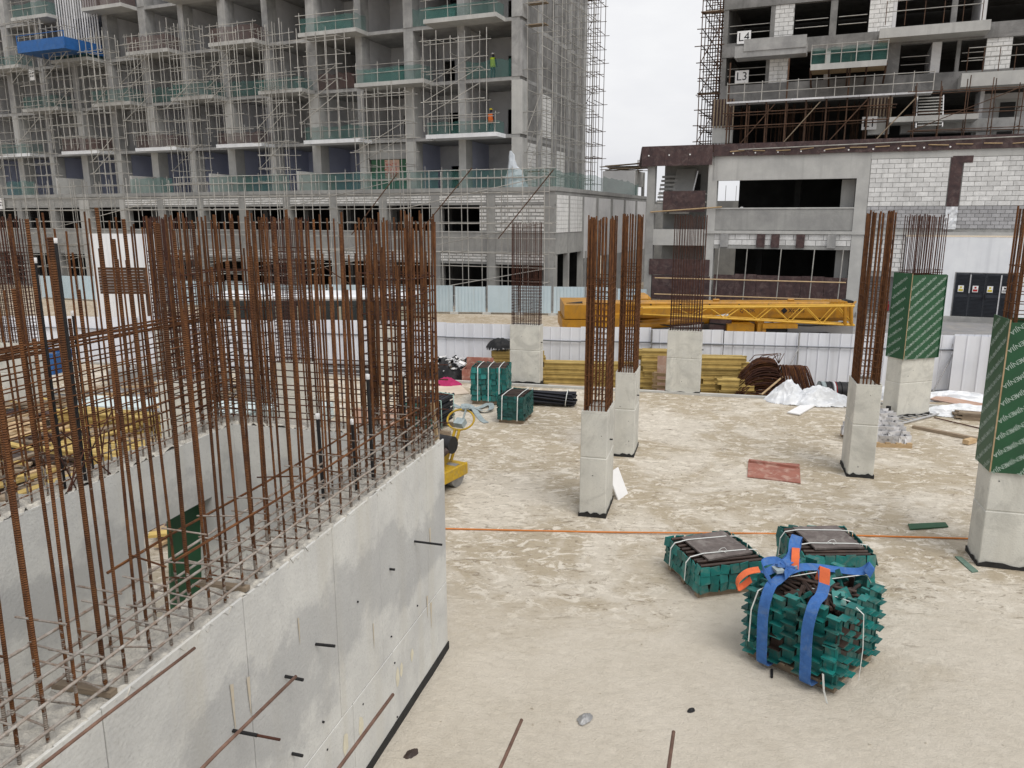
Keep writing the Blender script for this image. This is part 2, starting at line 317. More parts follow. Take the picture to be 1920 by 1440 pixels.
def ribbon(par, name, m, path, wvec, th=.004):
    """flat webbing: path of (point); wvec = width vector or list of them"""
    V = []; F = []; n = len(path)
    for i, p in enumerate(path):
        p = Vector(p); wv = Vector(wvec[i] if isinstance(wvec, list) else wvec)
        t = (Vector(path[min(i + 1, n - 1)]) - Vector(path[max(i - 1, 0)])).normalized(); nn = t.cross(wv).normalized() * th
        V += [p - wv / 2 - nn, p + wv / 2 - nn, p + wv / 2 + nn, p - wv / 2 + nn]
    for i in range(n - 1):
        for q in range(4): F.append((i * 4 + q, i * 4 + (q + 1) % 4, i * 4 + 4 + (q + 1) % 4, i * 4 + 4 + q))
    F += [(3, 2, 1, 0), tuple(range(4 * n - 4, 4 * n))]
    return add(name, mesh(name, V, F, m, False), par)
def prism(par, name, m, poly, z0, z1, M=None):
    n = len(poly)
    V = [(x, y, z0) for x, y in poly] + [(x, y, z1) for x, y in poly]
    F = [tuple(range(n - 1, -1, -1)), tuple(range(n, 2 * n))] + [(i, (i + 1) % n, n + (i + 1) % n, n + i) for i in range(n)]
    return add(name, mesh(name, V, F, m), par, M)
def bevbox(name, x0, x1, y0, y1, z0, z1, b, m, par=None, jit=0.):
    """box with chamfered edges (24 vertices) for near concrete"""
    V = []; F = []
    import bmesh
    bm = bmesh.new(); bmesh.ops.create_cube(bm, size=1)
    for v in bm.verts: v.co = Vector((x0 + (v.co.x + .5) * (x1 - x0), y0 + (v.co.y + .5) * (y1 - y0), z0 + (v.co.z + .5) * (z1 - z0)))
    bmesh.ops.bevel(bm, geom=bm.edges[:], offset=b, segments=1, affect='EDGES')
    me = bpy.data.meshes.new(name); bm.to_mesh(me); bm.free(); me.materials.append(m)
    return add(name, me, par)
TEXT = {}
def text_mesh(s, m):
    if (s, m.name) not in TEXT:
        c = bpy.data.curves.new('lettering', 'FONT'); c.body = s; c.size = 1; c.align_x = 'CENTER'; c.align_y = 'CENTER'; c.resolution_u = 2; c.extrude = .004
        o = bpy.data.objects.new('lettering_curve', c); COL.objects.link(o)
        dg = bpy.context.evaluated_depsgraph_get(); me = bpy.data.meshes.new_from_object(o.evaluated_get(dg))
        me.name = 'lettering'; me.materials.clear(); me.materials.append(m)
        bpy.data.objects.remove(o); bpy.data.curves.remove(c)
        TEXT[(s, m.name)] = me
    return TEXT[(s, m.name)]
RX90 = Matrix.Rotation(R(90), 4, 'X')
def text(par, name, s, m, loc, size, rot=None):
    """lettering standing upright and facing local -Y unless rot given"""
    return add(name, text_mesh(s, m), par, Matrix.Translation(loc) @ (rot if rot is not None else RX90) @ Matrix.Scale(size, 4))
def joined(par, name, m, items, kind=None):
    """boxes (x0,x1,y0,y1,z0,z1) joined into one mesh"""
    V = []; F = []
    for (x0, x1, y0, y1, z0, z1) in items:
        b = len(V); V += [(x, y, z) for z in (z0, z1) for y in (y0, y1) for x in (x0, x1)]
        F += [tuple(b + i for i in f) for f in ((0, 2, 3, 1), (4, 5, 7, 6), (0, 1, 5, 4), (2, 6, 7, 3), (0, 4, 6, 2), (1, 3, 7, 5))]
    o = add(name, mesh(name, V, F, m), par)
    if kind: o['kind'] = kind
    return o
BLOCKN = {}
def blocks(par, m, x0, x1, z0, z1, y, bw=.6, bh=.25, gap=.02, side=False, rough=0., thick=.12):
    """blockwork: every block its own piece (up to 290 a building), the rest joined"""
    rest = []
    nz_ = max(1, round((z1 - z0) / bh)); bh = (z1 - z0) / nz_
    for r in range(nz_):
        x = x0 - (bw / 2 if r % 2 else 0)
        while x < x1 - .02:
            a, b_ = max(x, x0), min(x + bw, x1)
            if b_ - a > .05:
                j = rnd(0, rough)
                e = (a + gap / 2, b_ - gap / 2 - rnd(0, rough), y - .012 - rnd(0, .012), y + thick, z0 + r * bh + gap / 2 + rnd(0, rough), z0 + (r + 1) * bh - gap / 2 - j)
                if side: e = (y + thick, y + .012 + rnd(0, .012), e[0], e[1], e[4], e[5])
                n = BLOCKN.get(par.name, 0)
                if n < 290:
                    box(par, 'block', m, *e); BLOCKN[par.name] = n + 1
                else: rest.append(e)
            x += bw
    if rest: joined(par, 'block_infill', m, rest, 'stuff')
# ------------------------------------------------------------------ the setting: ground
def struct(name, me, M=None):
    o = add(name, me, None, M); o['kind'] = 'structure'; return o
def noisy_sheet(poly_x, poly_y, step, z, amp, inside=None):
    pass
GZ, YZ = -.86, -.5
struct('ground', mesh('ground', [(-900, -300, GZ), (900, -300, GZ), (900, 1500, GZ), (-900, 1500, GZ)], [(0, 1, 2, 3)], DIRT))
GA = -14.5                      # the building grid of the site
ca, sa = math.cos(R(GA)), math.sin(R(GA))
def slab_edge(X): return 22.95 - .245 * X
# yard strip behind the slab, up to the white hoarding
struct('yard_ground', mesh('yard_ground', [(-40, slab_edge(-40) - .5, YZ), (30, slab_edge(30) - .5, YZ), (30, 21.0, YZ), (-40, 33.3, YZ)], [(0, 1, 2, 3)], DIRT))
# slab top as a gently uneven sheet with real thickness
def slab():
    nx, ny = 150, 120; V = []; F = []
    xs = np.linspace(-26, 26, nx)
    for j in range(ny):
        for i in range(nx):
            X = xs[i]; Y = -7 + (slab_edge(X) + 7) * j / (ny - 1)
            z = .012 * math.sin(X * 1.7 + Y * .6) * math.sin(Y * 1.3 - X * .4) + rnd(-.006, .006)
            V.append((X, Y, z))
    for j in range(ny - 1):
        for i in range(nx - 1):
            a = j * nx + i; F.append((a, a + 1, a + nx + 1, a + nx))
    k = len(V)
    for i in range(nx): V.append((xs[i], slab_edge(xs[i]), -.85))
    for i in range(nx - 1): F.append(((ny - 1) * nx + i, (ny - 1) * nx + i + 1, k + i + 1, k + i))
    return mesh('site_slab', V, F, SAND, True)
struct('site_slab', slab())
e0, e1 = (-20, slab_edge(-20)), (13.2, slab_edge(13.2))
kb = add('slab_kerb', mesh('slab_kerb', *sweep([(e0[0], e0[1] - .02, .02), (e1[0], e1[1] - .02, .02)], [(-.06, -.3), (.06, -.3), (.06, .045), (-.06, .045)]), CONC)); kb['kind'] = 'structure'
# roadway beyond the hoarding
struct('roadway', mesh('roadway', [(11, 33.5, GZ + .004), (60, 14, GZ + .004), (60, 30, GZ + .004), (27, 43.4, GZ + .004), (9, 51, GZ + .004), (4, 44, GZ + .004)], [(0, 1, 2, 3, 4, 5)], ROADG))
struct('red_earth_path', mesh('red_earth_path', [(-9, 41.5, GZ + .008), (9, 38.2, GZ + .008), (9, 40.4, GZ + .008), (-9, 43.6, GZ + .008)], [(0, 1, 2, 3)], REDEARTH))
# the deck under the photographer, just out of frame, with its starter bars
Dk = bpy.data.objects.new('deck', None); COL.objects.link(Dk); Dk['kind'] = 'structure'; Dk.rotation_euler = (0, 0, R(-17))
box(Dk, 'deck_slab', CONC, -1.2, 5.5, -5, 2.1, 2.5, 2.78)
for x in (-.9, 2, 5.0): box(Dk, 'deck_pier', CONC, x, x + .4, -.8, -.2, .0, 2.498)
F0 = Frame((0, 0), -17)
for i, (tx, ty) in enumerate([(365, 1215), (555, 1268), (737, 1302), (978, 1350), (1263, 1372)]):
    p = U(tx, ty, 2.66); lx, ly = F0.loc(p.x, p.y)
    tube(Dk, 'starter_bar', WORNBAR, [(lx, 1.9, 2.66), (lx + rnd(-.008, .008), (1.9 + ly) / 2, 2.66 + rnd(-.006, .01)), (lx, ly, 2.66)], .0085, 8)
# ------------------------------------------------------------------ foreground lift core: concrete walls and rebar
CE = U(840, 1217, 0.)                        # outer corner of the near wall
FC = Frame(CE, -15)                          # local x = right, local y = away; core lies at x<0, y<0
core = thing('core_wall', 'pale grey unfinished concrete lift core walls in the left foreground', 'wall', (CE.x, CE.y, 0), -15)
WT, ZT, TH, CW, LN = 2.6, 2.6, .36, 3.05, 9.5   # top height, thickness, outer width, length
# near wall: body and proud shuttering panels with recessed joints
box(core, 'wall_body', WALLC, -TH, -.012, -LN, -.01, .0, ZT - .03)
js = [-.0, -.55, -1.75, -2.6, -3.8, -5.0, -6.2, -7.4, -8.6, -LN]
ZJ = .88
for i in range(len(js) - 1):
    y1, y0 = js[i], js[i + 1]
    bevbox('panel', -.02, 0 + rnd(-.001, .001), y0 + .004, y1 - .004, ZJ + .004, ZT - rnd(.0, .012), .004, WALLC, core)
    bevbox('panel', -.02, .002 + rnd(-.001, .001), y0 + .004 + .2 * (i < 8), y1 - .004 + .2 * (i > 0), .1, ZJ - .003, .004, WALLC, core)
box(core, 'membrane_strip', MEMB, -.03, .012, -LN, .012, -.01, .1)

# end wall, back wall with an opening
box(core, 'wall_body', WALLC, -CW, -.2, .0, TH, 0, ZT - .03)
FB = Frame((CE + FC.dx * -(CW - TH)), -15)
oy0 = -1.62; oy1 = -.5
box(core, 'wall_body', WALLC, -CW, -CW + TH, oy1, -.001, 0, ZT - .03)
box(core, 'wall_body', WALLC, -CW, -CW + TH, -LN, oy0, 0, ZT - .03)
box(core, 'lintel', WALLC, -CW, -CW + TH, oy0, oy1, 1.83, ZT - .03)
for yj in (-.95, -3.1, -4.3):
    pass
def rough_top(x0, x1, y0, y1):
    nx = max(2, int((x1 - x0) / .035)); ny = max(2, int((y1 - y0) / .035)); V = []; F = []
    for j in range(ny + 1):
        for i in range(nx + 1):
            edge = i in (0, nx) or j in (0, ny)
            V.append((x0 + (x1 - x0) * i / nx + (rnd(-.006, .006) if edge else 0), y0 + (y1 - y0) * j / ny, ZT - .045 if edge and rnd(0, 1) < .5 else ZT - .012 + rnd(-.012, .022)))
    for j in range(ny):
        for i in range(nx):
            a = j * (nx + 1) + i; F.append((a, a + 1, a + nx + 2, a + nx + 1))
    k = len(V)
    return add('rough_top', mesh('rough_top', V, F, ROUGHC, False), core)
rough_top(-TH, -.0, -LN, 0); rough_top(-CW, -.2, .0, TH); rough_top(-CW, -CW + TH, -LN, 0)
for yj in (-.8, -1.55): pass
# tie sleeves (black) left in the wall face and mortar patches
for (px, py, L_) in [(592, 1208, .16), (535, 1268, .15), (437, 1370, .18), (548, 1413, .09), (777, 1015, .3), (731, 1067, .05), (670, 1128, .03), (782, 1135, .03), (733, 1194, .03), (739, 1243, .03), (605, 1353, .04), (744, 1344, .03), (680, 1320, .02), (613, 1405, .02)]:
    r = ray(px, py); c = Vector((0, 0, HEYE)); nrm = FC.dx; t = (CE - c).dot(nrm) / r.dot(nrm); q = c + r * t
    ly = (q - FC.o).dot(FC.dy)
    rod(core, 'tie_sleeve', BLACK, (-.015, ly, q.z), (L_ if L_ > .04 else L_ * .4, ly - L_ * rnd(-.05, .1), q.z + rnd(-.005, .005)), .012 if L_ > .04 else .009, 8)
    if px == 437: rod(core, 'tie_rod', REBARD, (L_, ly, q.z), (L_ + .16, ly, q.z), .009, 8)
PATCH = mat('pale_mortar_patch', (.70, .66, .52), (.6, .56, .44), 9, .9, .3, 40)
for (px, py, a, b_) in [(648, 1392, .05, .12), (676, 1360, .05, .11), (745, 1270, .05, .10), (752, 1255, .04, .08), (772, 1228, .04, .08)]:
    r = ray(px, py); c = Vector((0, 0, HEYE)); t = (CE - c).dot(FC.dx) / r.dot(FC.dx); q = c + r * t
    ly = (q - FC.o).dot(FC.dy)
    pts = [(ly + a * math.cos(k * .7) * rnd(.7, 1.2), q.z + b_ * math.sin(k * .7) * rnd(.7, 1.2)) for k in range(9)]
    add('mortar_patch', mesh('mortar_patch', [(.004, y, z) for y, z in pts], [tuple(range(9))], PATCH), core)
RUSTS = mat('rust_stain', (.50, .43, .31), (.53, .49, .42), 14, .9)
for (px, py, a, b_) in [(437, 1322, .02, .16), (467, 1300, .02, .13), (806, 1005, .03, .10), (801, 1135, .025, .12), (808, 1150, .03, .14), (560, 1180, .012, .10), (700, 1190, .012, .12)]:
    r = ray(px, py); c = Vector((0, 0, HEYE)); t = (CE - c).dot(FC.dx) / r.dot(FC.dx); q = c + r * t; ly = (q - FC.o).dot(FC.dy)
    pts = [(ly - a, q.z + b_), (ly + a * .8, q.z + b_ * .9), (ly + a * .5, q.z), (ly + a * .2, q.z - b_), (ly - a * .1, q.z - b_ * 1.3), (ly - a * .6, q.z - b_ * .3)]
    add('rust_drip', mesh('rust_drip', [(.0045, y, z) for y, z in pts], [tuple(range(6))], RUSTS), core)
obox(core, 'stake', TIMBER, (-.07, -.09, ZT + .17), (.045, .03, .5), (3, -4, 0))
for ly in (-3.72, -4.9, -6.05): obox(core, 'spacer', TIMBERO, (-.2, ly, ZT + .012), (.36, .05, .03), (0, 0, 2))
# back-wall green shutter seen through the opening, boards on the floor inside
obox(core, 'shutter_board', PLYG, (-CW + .1, -.72, 1.1), (.03, .5, 1.42), (0, 4, -6))
box(core, 'floor_board', PALEPLY, -CW - 1.8, -CW - .1, -2.4, -.9, .02, .05)

cage = thing('rebar_cage', 'dense rust brown rebar mesh rising from the lift core walls', 'rebar', (CE.x, CE.y, 0), -15)
def vbar(x, y, zt, r, m=REBAR, z0=ZT - .04, lean=.03):
    rod(cage, 'vertical_bar', m, (x, y, z0), (x + rnd(-lean, lean), y + rnd(-lean, lean), zt), r)
def ztall(i): return random.choice([5.03, 5.03, 4.95, 4.72, 4.62, 4.45]) + rnd(-.07, .05)
RB = .0094
ys = [-.1 - .172 * i for i in range(34)]
for i, y in enumerate(ys):
    yy = y + rnd(-.02, .02)
    vbar(-.06, yy, ztall(i), RB if i % 4 else .0125)
    vbar(-TH + .06, yy + rnd(-.03, .03), ztall(i + 1), RB)
for i in range(26):
    y = -.3 - .165 * i + rnd(-.02, .02)
    vbar(-CW + TH - .06, y, ztall(i), RB); vbar(-CW + .06, y + rnd(-.04, .04), ztall(i + 1) , .010)
for i in range(17):
    x = -.4 - .145 * i + rnd(-.02, .02)
    vbar(x, TH - .06, ztall(i), .011); vbar(x, .06, ztall(i + 1), RB)
# denser corner and boundary zones
for (x0, x1, y0, y1, nx, ny) in [(-CW + .04, -CW + .8, .04, .32, 7, 3), (-.95, -.24, .04, .32, 6, 3), (-CW + .04, -CW + .32, -.62, -.02, 3, 5), (-.32, -.04, -.75, -.06, 2, 5)]:
    for i in range(nx):
        for j in range(ny):
            if 0 < i < nx - 1 and 0 < j < ny - 1: continue
            vbar(x0 + (x1 - x0) * i / (nx - 1) + rnd(-.01, .01), y0 + (y1 - y0) * j / (ny - 1) + rnd(-.01, .01), 5.0 + rnd(-.06, .06), .0105)
    for k in range(12):
        z = ZT + .15 + k * .15
        tube(cage, 'stirrup', REBARD, [(x0, y0, z), (x1, y0, z + rnd(-.01, .01)), (x1, y1, z), (x0, y1, z + rnd(-.01, .01))], .006, 4, True)
# horizontal bars: near wall, low rows partly coated with cement
for k in range(4):
    z = ZT + .06 + k * .14
    for x in (-.06 + .02, -TH + .06 - .02):
        m = REBARC if k < 3 else REBAR
        ysq = [-.05, -1.8, -3.4, -5.0, -LN + .6]
        e = -LN + .6 if k < 3 else -4.2 - rnd(0, 1)
        s = -.05 if k < 3 else -.5
        P_ = [(x + rnd(-.006, .006), s + (e - s) * t / 8, z + rnd(-.012, .012)) for t in range(9)]
        tube(cage, 'horizontal_bar', m, P_, .0085, 6)
for i, y in enumerate(ys[:39]):
    for k in range(4 if i % 2 else 2):
        z = ZT + .07 + k * .15 + rnd(-.03, .03)
        rod(cage, 'cross_tie', REBARC if rnd(0, 1) < .75 else REBAR, (-.03, y + rnd(-.03, .03), z), (-TH + .02, y + rnd(-.05, .05), z + rnd(-.02, .02)), .006, 5)
# back wall mesh and the bundled bars on its top
for k in range(11):
    z = ZT + .08 + k * .105
    for x in (-CW + .045, -CW + TH - .045):
        tube(cage, 'horizontal_bar', REBAR, [(x, .3 - t * .55, z + rnd(-.01, .01)) for t in range(9)], .007, 5)
for k in range(6):
    tube(cage, 'bundled_bar', REBAR, [(-CW + .05 + (k % 3) * .07, TH - t * .55 + rnd(-.1, .1), 3.84 + (k // 3) * .06 + rnd(-.015, .015)) for t in range(9)], .011, 6)
for k in range(5):
    z = ZT + .08 + k * .17
    for y in (TH - .05, .05):
        tube(cage, 'horizontal_bar', REBARD, [(-.05 - t * .5, y, z + rnd(-.01, .01)) for t in range(7)], .0075, 5)
for i in range(7):
    y = -2.1 - rnd(-.3, .4)
    rod(cage, 'loose_bar', REBARD, (-CW + TH - .02, y, ZT - .02), (-CW + TH + rnd(-.05, .05), y + rnd(-.6, .6), ZT + rnd(.4, .6)), .007, 5)
# black sleeved bars with white caps
for (x, y, zt) in [(-CW + .3, -2.2, 4.78), (-CW + .28, -2.42, 4.62), (-TH - .04, -2.0, 3.3), (-.2, -1.75, 3.2), (-.18, -1.45, 3.55), (-.22, -.55, 3.4), (-CW + .1, -1.9, 4.1)]:
    rod(cage, 'sleeved_bar', BLACK, (x, y, ZT - .02), (x - .02, y + .01, zt), .016, 8)
    rod(cage, 'cap', SIGNW, (x - .02, y + .01, zt), (x - .02, y + .01, zt + .045), .02, 8)

# ------------------------------------------------------------------ columns with starter cages
def column(label, corner, rz, wx, dy, zs, zt, nb=(6, 9), ring=(12, .16), ply=None, m=REBAR, rb=.0125, ringz=0, ground=0., flare=0.):
    """corner = front-left ground corner; wx along local x, dy away"""
    t = thing('concrete_column', label, 'column', (corner[0], corner[1], ground), rz, 'unfinished columns on the sandy slab')
    g = .006
    zj = zs * .58
    bevbox('lower_lift', 0, wx, 0, dy, -.02, zj - g, .012, COLC, t)
    bevbox('upper_lift', .002, wx - .002, .002, dy - .002, zj + g, zs, .012, COLC, t)
    box(t, 'joint', COLC, .012, wx - .012, .012, dy - .012, zj - .03, zj + .03)
    cs = [(-.014, -.014), (wx + .014, -.014), (wx + .014, dy + .014), (-.014, dy + .014)]; V = []; F = []
    for q in range(4):
        (xa, ya), (xb, yb) = cs[q], cs[(q + 1) % 4]
        for k in range(9): u = k / 9; V += [(xa + (xb - xa) * u + rnd(-.003, .003), ya + (yb - ya) * u + rnd(-.003, .003), -.03), (xa + (xb - xa) * u + rnd(-.002, .002), ya + (yb - ya) * u + rnd(-.002, .002), .085 + rnd(-.035, .02))]
    nn_ = len(V) // 2
    for k in range(nn_): F.append((2 * k, (2 * k + 2) % (2 * nn_), (2 * k + 3) % (2 * nn_), 2 * k + 1))
    add('membrane_strip', mesh('membrane_strip', V, F, MEMB), t)
    # rim left by the shutter
    for (a, b_, c, d) in ((0, wx, 0, .03), (0, wx, dy - .03, dy), (0, .03, .03, dy - .03), (wx - .03, wx, .03, dy - .03)):
        box(t, 'rim', COLC, a + .004, b_ - .004, c + .004, d - .004, zs - .002, zs + .025 + rnd(0, .015))
    for k in range(random.choice([2, 3, 4])):
        a, z = rnd(.08, wx - .08), rnd(.2, zs - .15)
        rod(t, 'tie_hole', BLACK, (a, -.003, z), (a, .02, z), rnd(.006, .011), 7)
    rod(t, 'tie_hole', BLACK, (wx - .02, dy * .35, zs * .72), (wx + .05, dy * .35, zs * .72), .014, 7)
    zb = zs - .05
    if ply:
        p0, p1 = ply; q = .018
        pf = [('front', -.02, wx + .02, -.02 - q, -.02), ('back', -.02, wx + .02, dy + .02, dy + .02 + q)]
        box(t, 'shutter_board', PLYG, -.02, wx + .02, -.02 - q, -.02, p0, p1)
        box(t, 'shutter_board', PLYG, -.02, wx + .02, dy + .02, dy + .02 + q, p0, p1)
        box(t, 'shutter_board', PLYG, -.02 - q, -.021, -.04 - q, dy + .03, p0 + .01, p1 + .04)
        box(t, 'shutter_board', PLYG, wx + .021, wx + .02 + q, -.04 - q, dy + .03, p0 + .01, p1 - .02)
        box(t, 'board_edge', PLYEDGE, -.0205 - q, -.0195, -.045 - q, -.0405 - q, p0 + .01, p1 + .04)
        box(t, 'core_concrete', COLC, .0, wx, 0, dy, zs + .001, p1 - .15)
        zb = p1 - .2
        # repeated stamp on the board: one lettering mesh per face
        base = text_mesh('MENJIA', PRINTW); bv = [v.co.copy() for v in base.vertices]; bf = [tuple(p.vertices) for p in base.polygons]
        def stamp(w_, face):
            V = []; F = []; sz = .092; row = 0; z = p0 + .08
            ang = R(180 + 38)
            while z < p1 - .04:
                x = .12 + (row % 2) * .17
                while x < w_ - .06:
                    k = len(V); ca_, sa_ = math.cos(ang), math.sin(ang)
                    for v in bv:
                        a, b_ = (v.x * ca_ - v.y * sa_) * sz, (v.x * sa_ + v.y * ca_) * sz
                        h = .0015 + max(0, v.z) * .05
                        if face == 'f': V.append((x + a - .01, -.02 - q - h, z + b_))
                        else: V.append((-.021 - q - h, w_ - x - a, z + b_))
                    F += [tuple(k + i for i in f) for f in bf]; x += .34
                z += .125; row += 1
            add('printed_lettering', mesh('printed_lettering', V, F, PRINTW), t)
        stamp(wx, 'f'); stamp(dy, 's')
    c = .055
    pts = []
    nx, ny = nb
    for i in range(nx): pts += [(c + (wx - 2 * c) * i / (nx - 1), c), (c + (wx - 2 * c) * i / (nx - 1), dy - c)]
    for j in range(1, ny - 1): pts += [(c, c + (dy - 2 * c) * j / (ny - 1)), (wx - c, c + (dy - 2 * c) * j / (ny - 1))]
    for (x, y) in pts:
        x += rnd(-.008, .008); y += rnd(-.008, .008)
        fx = flare * (x - wx / 2); fy = flare * (y - dy / 2)
        rod(t, 'vertical_bar', m, (x, y, zb), (x + fx + rnd(-.012, .012), y + fy + rnd(-.012, .012), zt - ground + rnd(-.05, .04)), rb)
    nr, dz = ring
    for k in range(nr):
        z = zb + .18 + ringz + k * dz
        tube(t, 'stirrup', REBARD if m is REBARD else REBAR, [(c - .012, c - .012, z + rnd(-.012, .012)), (wx - c + .012, c - .012, z + rnd(-.012, .012)), (wx - c + .012, dy - c + .012, z + rnd(-.012, .012)), (c - .012, dy - c + .012, z + rnd(-.012, .012))], .0065, 4, True)
        if nr > 10 and k % 2 == 0:
            for fx_ in (.35, .65): rod(t, 'cross_tie', REBARD, (wx * fx_, c - .01, z), (wx * fx_, dy - c + .01, z + .01), .006, 4)
    return t
cA = column('slender concrete column with tall rust cage, leaning white board at its foot', (1.15, 12.42), -15, .45, .9, 1.82, 5.0, (7, 12), (22, .1))
column('slender concrete column just behind the one with the leaning white board', (2.17, 15.8), -15, .43, .92, 1.8, 5.05, (7, 12), (22, .1))
column('bare concrete column with thick rust bars beside the pallet of bright brackets', (6.62, 14.46), -15, .47, .88, 1.84, 5.1, (6, 9), (16, .12), rb=.016)
column('column half wrapped in printed green shutter boards beside the fence brace', (9.80, 18.99), 18, 1.05, .5, 1.55, 5.05, (14, 4), (3, .06), ply=(1.52, 3.62), m=REBARD, rb=.011)
column('large green shuttered column cut by the right edge of the picture', (6.83, 10.46), -15, .95, .56, 1.5, 5.15, (6, 5), (7, .13), ply=(1.46, 3.6), rb=.014)
column('far column with thin dark cage in front of the pale blue fence', (-.07, 23.25), -17, .95, .42, 1.8, 4.85, (14, 5), (15, .09), m=REBARD, rb=.008)
column('far column with dark cage in front of the yellow crane boom', (4.46, 21.85), -17, .97, .42, 1.81, 5.05, (13, 5), (8, .12), m=REBARD, rb=.009)
column('column behind the core rebar in front of the white hoarding', (-4.3, 23.1), -15, .7, .42, 1.8, 4.9, (9, 5), (24, .09), m=REBARD, rb=.009)
column('column behind the core rebar with a very dense dark cage', (-5.35, 17.0), -15, .85, .5, 1.8, 5.0, (12, 6), (28, .09), m=REBARD, rb=.0095)
column('dense caged column nearest the far corner of the lift core', (-7.1, 15.0), -15, .85, .45, 1.8, 5.0, (11, 6), (28, .09), m=REBARD, rb=.0095)
column('far left column with thin cage in front of the white wall and brown boards', (-11.05, 23.4), -15, .75, .42, 1.8, 5.0, (9, 5), (20, .11), m=REBARD, rb=.009)
column('column with dense cage at the left edge of the picture', (-13.3, 19.6), -15, .95, .5, 1.82, 5.0, (10, 5), (24, .1), m=REBARD, rb=.0105)
# ------------------------------------------------------------------ white hoarding
FP = [U(x, y, 1.47) for x, y in [(150, 592), (600, 600), (1090, 613), (1790, 628)]]
def fence_line(pts, spacing):
    out = []; 
    for a, b_ in zip(pts[:-1], pts[1:]):
        a, b_ = Vector((a[0], a[1], 0)), Vector((b_[0], b_[1], 0)); n = max(1, round((b_ - a).length / spacing))
        for i in range(n): out.append((a + (b_ - a) * i / n, a + (b_ - a) * (i + 1) / n))
    return out
hoard = thing('hoarding_fence', 'white ribbed sheet metal hoarding crossing behind the sandy slab', 'fence', (0, 0, 0))
def ribbed(L, h, n, depth=.025):
    prof = []
    for i in range(n):
        x0 = L * i / n; wv = L / n
        prof += [(x0, 0), (x0 + wv * .86, 0), (x0 + wv * .89, depth), (x0 + wv * .97, depth)]
    prof.append((L, 0)); k = len(prof)
    V = [(x, -y, 0) for x, y in prof] + [(x, -y, h) for x, y in prof]
    V += [(x, -y + .012, 0) for x, y in prof] + [(x, -y + .012, h) for x, y in prof]
    F = []
    for i in range(k - 1):
        F += [(i, i + 1, k + i + 1, k + i), (3 * k + i, 3 * k + i + 1, 2 * k + i + 1, 2 * k + i), (k + i, k + i + 1, 3 * k + i + 1, 3 * k + i)]
    return V, F
segs = fence_line([FP[0] + (FP[0] - FP[1]) * .35, FP[0], FP[1], FP[2], FP[3], FP[3] + (FP[3] - FP[2]) * .12], 2.35)
for i, (a, b_) in enumerate(segs):
    d = b_ - a; L_ = d.length; ang = math.atan2(d.y, d.x)
    M = Matrix.Translation((a.x, a.y, YZ + rnd(-.02, .01))) @ Matrix.Rotation(ang, 4, 'Z')
    V, F = ribbed(L_ - .006, 1.97 + rnd(-.045, .04), 7); M = M @ Matrix.Rotation(R(rnd(-.7, .7)), 4, 'Y') @ Matrix.Rotation(R(rnd(-1.2, 1.2)), 4, 'X')
    add('sheet', mesh('sheet', V, F, FENCEW), hoard, M)
    nrm = Vector((d.y, -d.x, 0)).normalized() * .05
    for z in (YZ + .22, YZ + 1.5): rod(hoard, 'rail', RAILD, (a.x + nrm.x, a.y + nrm.y, z), (b_.x + nrm.x, b_.y + nrm.y, z + rnd(-.02, .02)), .024, 5)
    if i % 2 == 0:
        p = a + nrm * 2.2
        rod(hoard, 'post', STEELG, (p.x, p.y, YZ), (p.x, p.y, YZ + 1.95), .03, 6)
        q = a + nrm * 20
        dd = d.normalized() * -.75
        rod(hoard, 'brace', STEELG, (p.x, p.y, YZ + 1.45), (p.x + dd.x, p.y + dd.y - .35, YZ), .024, 6)
# right-hand end panel, further forward
a = U(1785, 628, 1.5); 
V, F = ribbed(2.2, 2.0, 6); add('sheet', mesh('sheet', V, F, FENCEW), hoard, Matrix.Translation((a.x + .05, a.y - .1, YZ)) @ Matrix.Rotation(R(-20), 4, 'Z'))
V, F = ribbed(2.2, 2.0, 6); add('sheet', mesh('sheet', V, F, FENCEW), hoard, Matrix.Translation((a.x + 2.12, a.y - .85, YZ)) @ Matrix.Rotation(R(-20), 4, 'Z'))
# triangular prop frame leaning at the hoarding
prop = thing('steel_prop_frame', 'bent grey steel prop frame leaning on the white hoarding at right', 'frame', (0, 0, 0))
pa, pb, pc = U(1778, 642, 1.2), U(1763, 730, -.35), U(1822, 728, -.35)
for p in (pa, pb, pc): p.y -= .25
pd = U(1805, 714, -.1); pd.y -= .3
rod(prop, 'strut', STEELG, pb - Vector((0, 0, .15)), pa, .03); tube(prop, 'brace', STEELG, [pa - Vector((0, 0, .35)), pd, pc], .028); rod(prop, 'base_rail', STEELG, pb, pc, .028)
rod(prop, 'foot', STEELG, (pc.x, pc.y, YZ), pc, .028)
# ------------------------------------------------------------------ pale blue fence across the road
ff = thing('site_fence', 'weathered pale blue sheet fence on concrete feet across the road', 'fence', (0, 0, 0))
fp = [U(80, 560, GZ), U(560, 584, GZ), U(1100, 592, GZ), U(1215, 596, GZ)]
for i, (a, b_) in enumerate(fence_line(fp, 1.95)):
    d = b_ - a; ang = math.atan2(d.y, d.x) + R(rnd(-3, 3)); h = 1.62 + rnd(-.05, .05)
    V, F = ribbed(d.length - .14, h, 9 if i % 3 else 2, .03 if i % 3 else .008)
    add('sheet', mesh('sheet', V, F, FENCEB), ff, Matrix.Translation((a.x, a.y, GZ + .12)) @ Matrix.Rotation(ang, 4, 'Z'))
    rod(ff, 'post', STEELG, (a.x - .06, a.y + .02, GZ), (a.x - .06, a.y + .02, GZ + 1.75), .03, 5)
    obox(ff, 'concrete_foot', CONC, (a.x - .06, a.y - .02, GZ + .07), (.5, .35, .14), (0, 0, math.degrees(ang)))
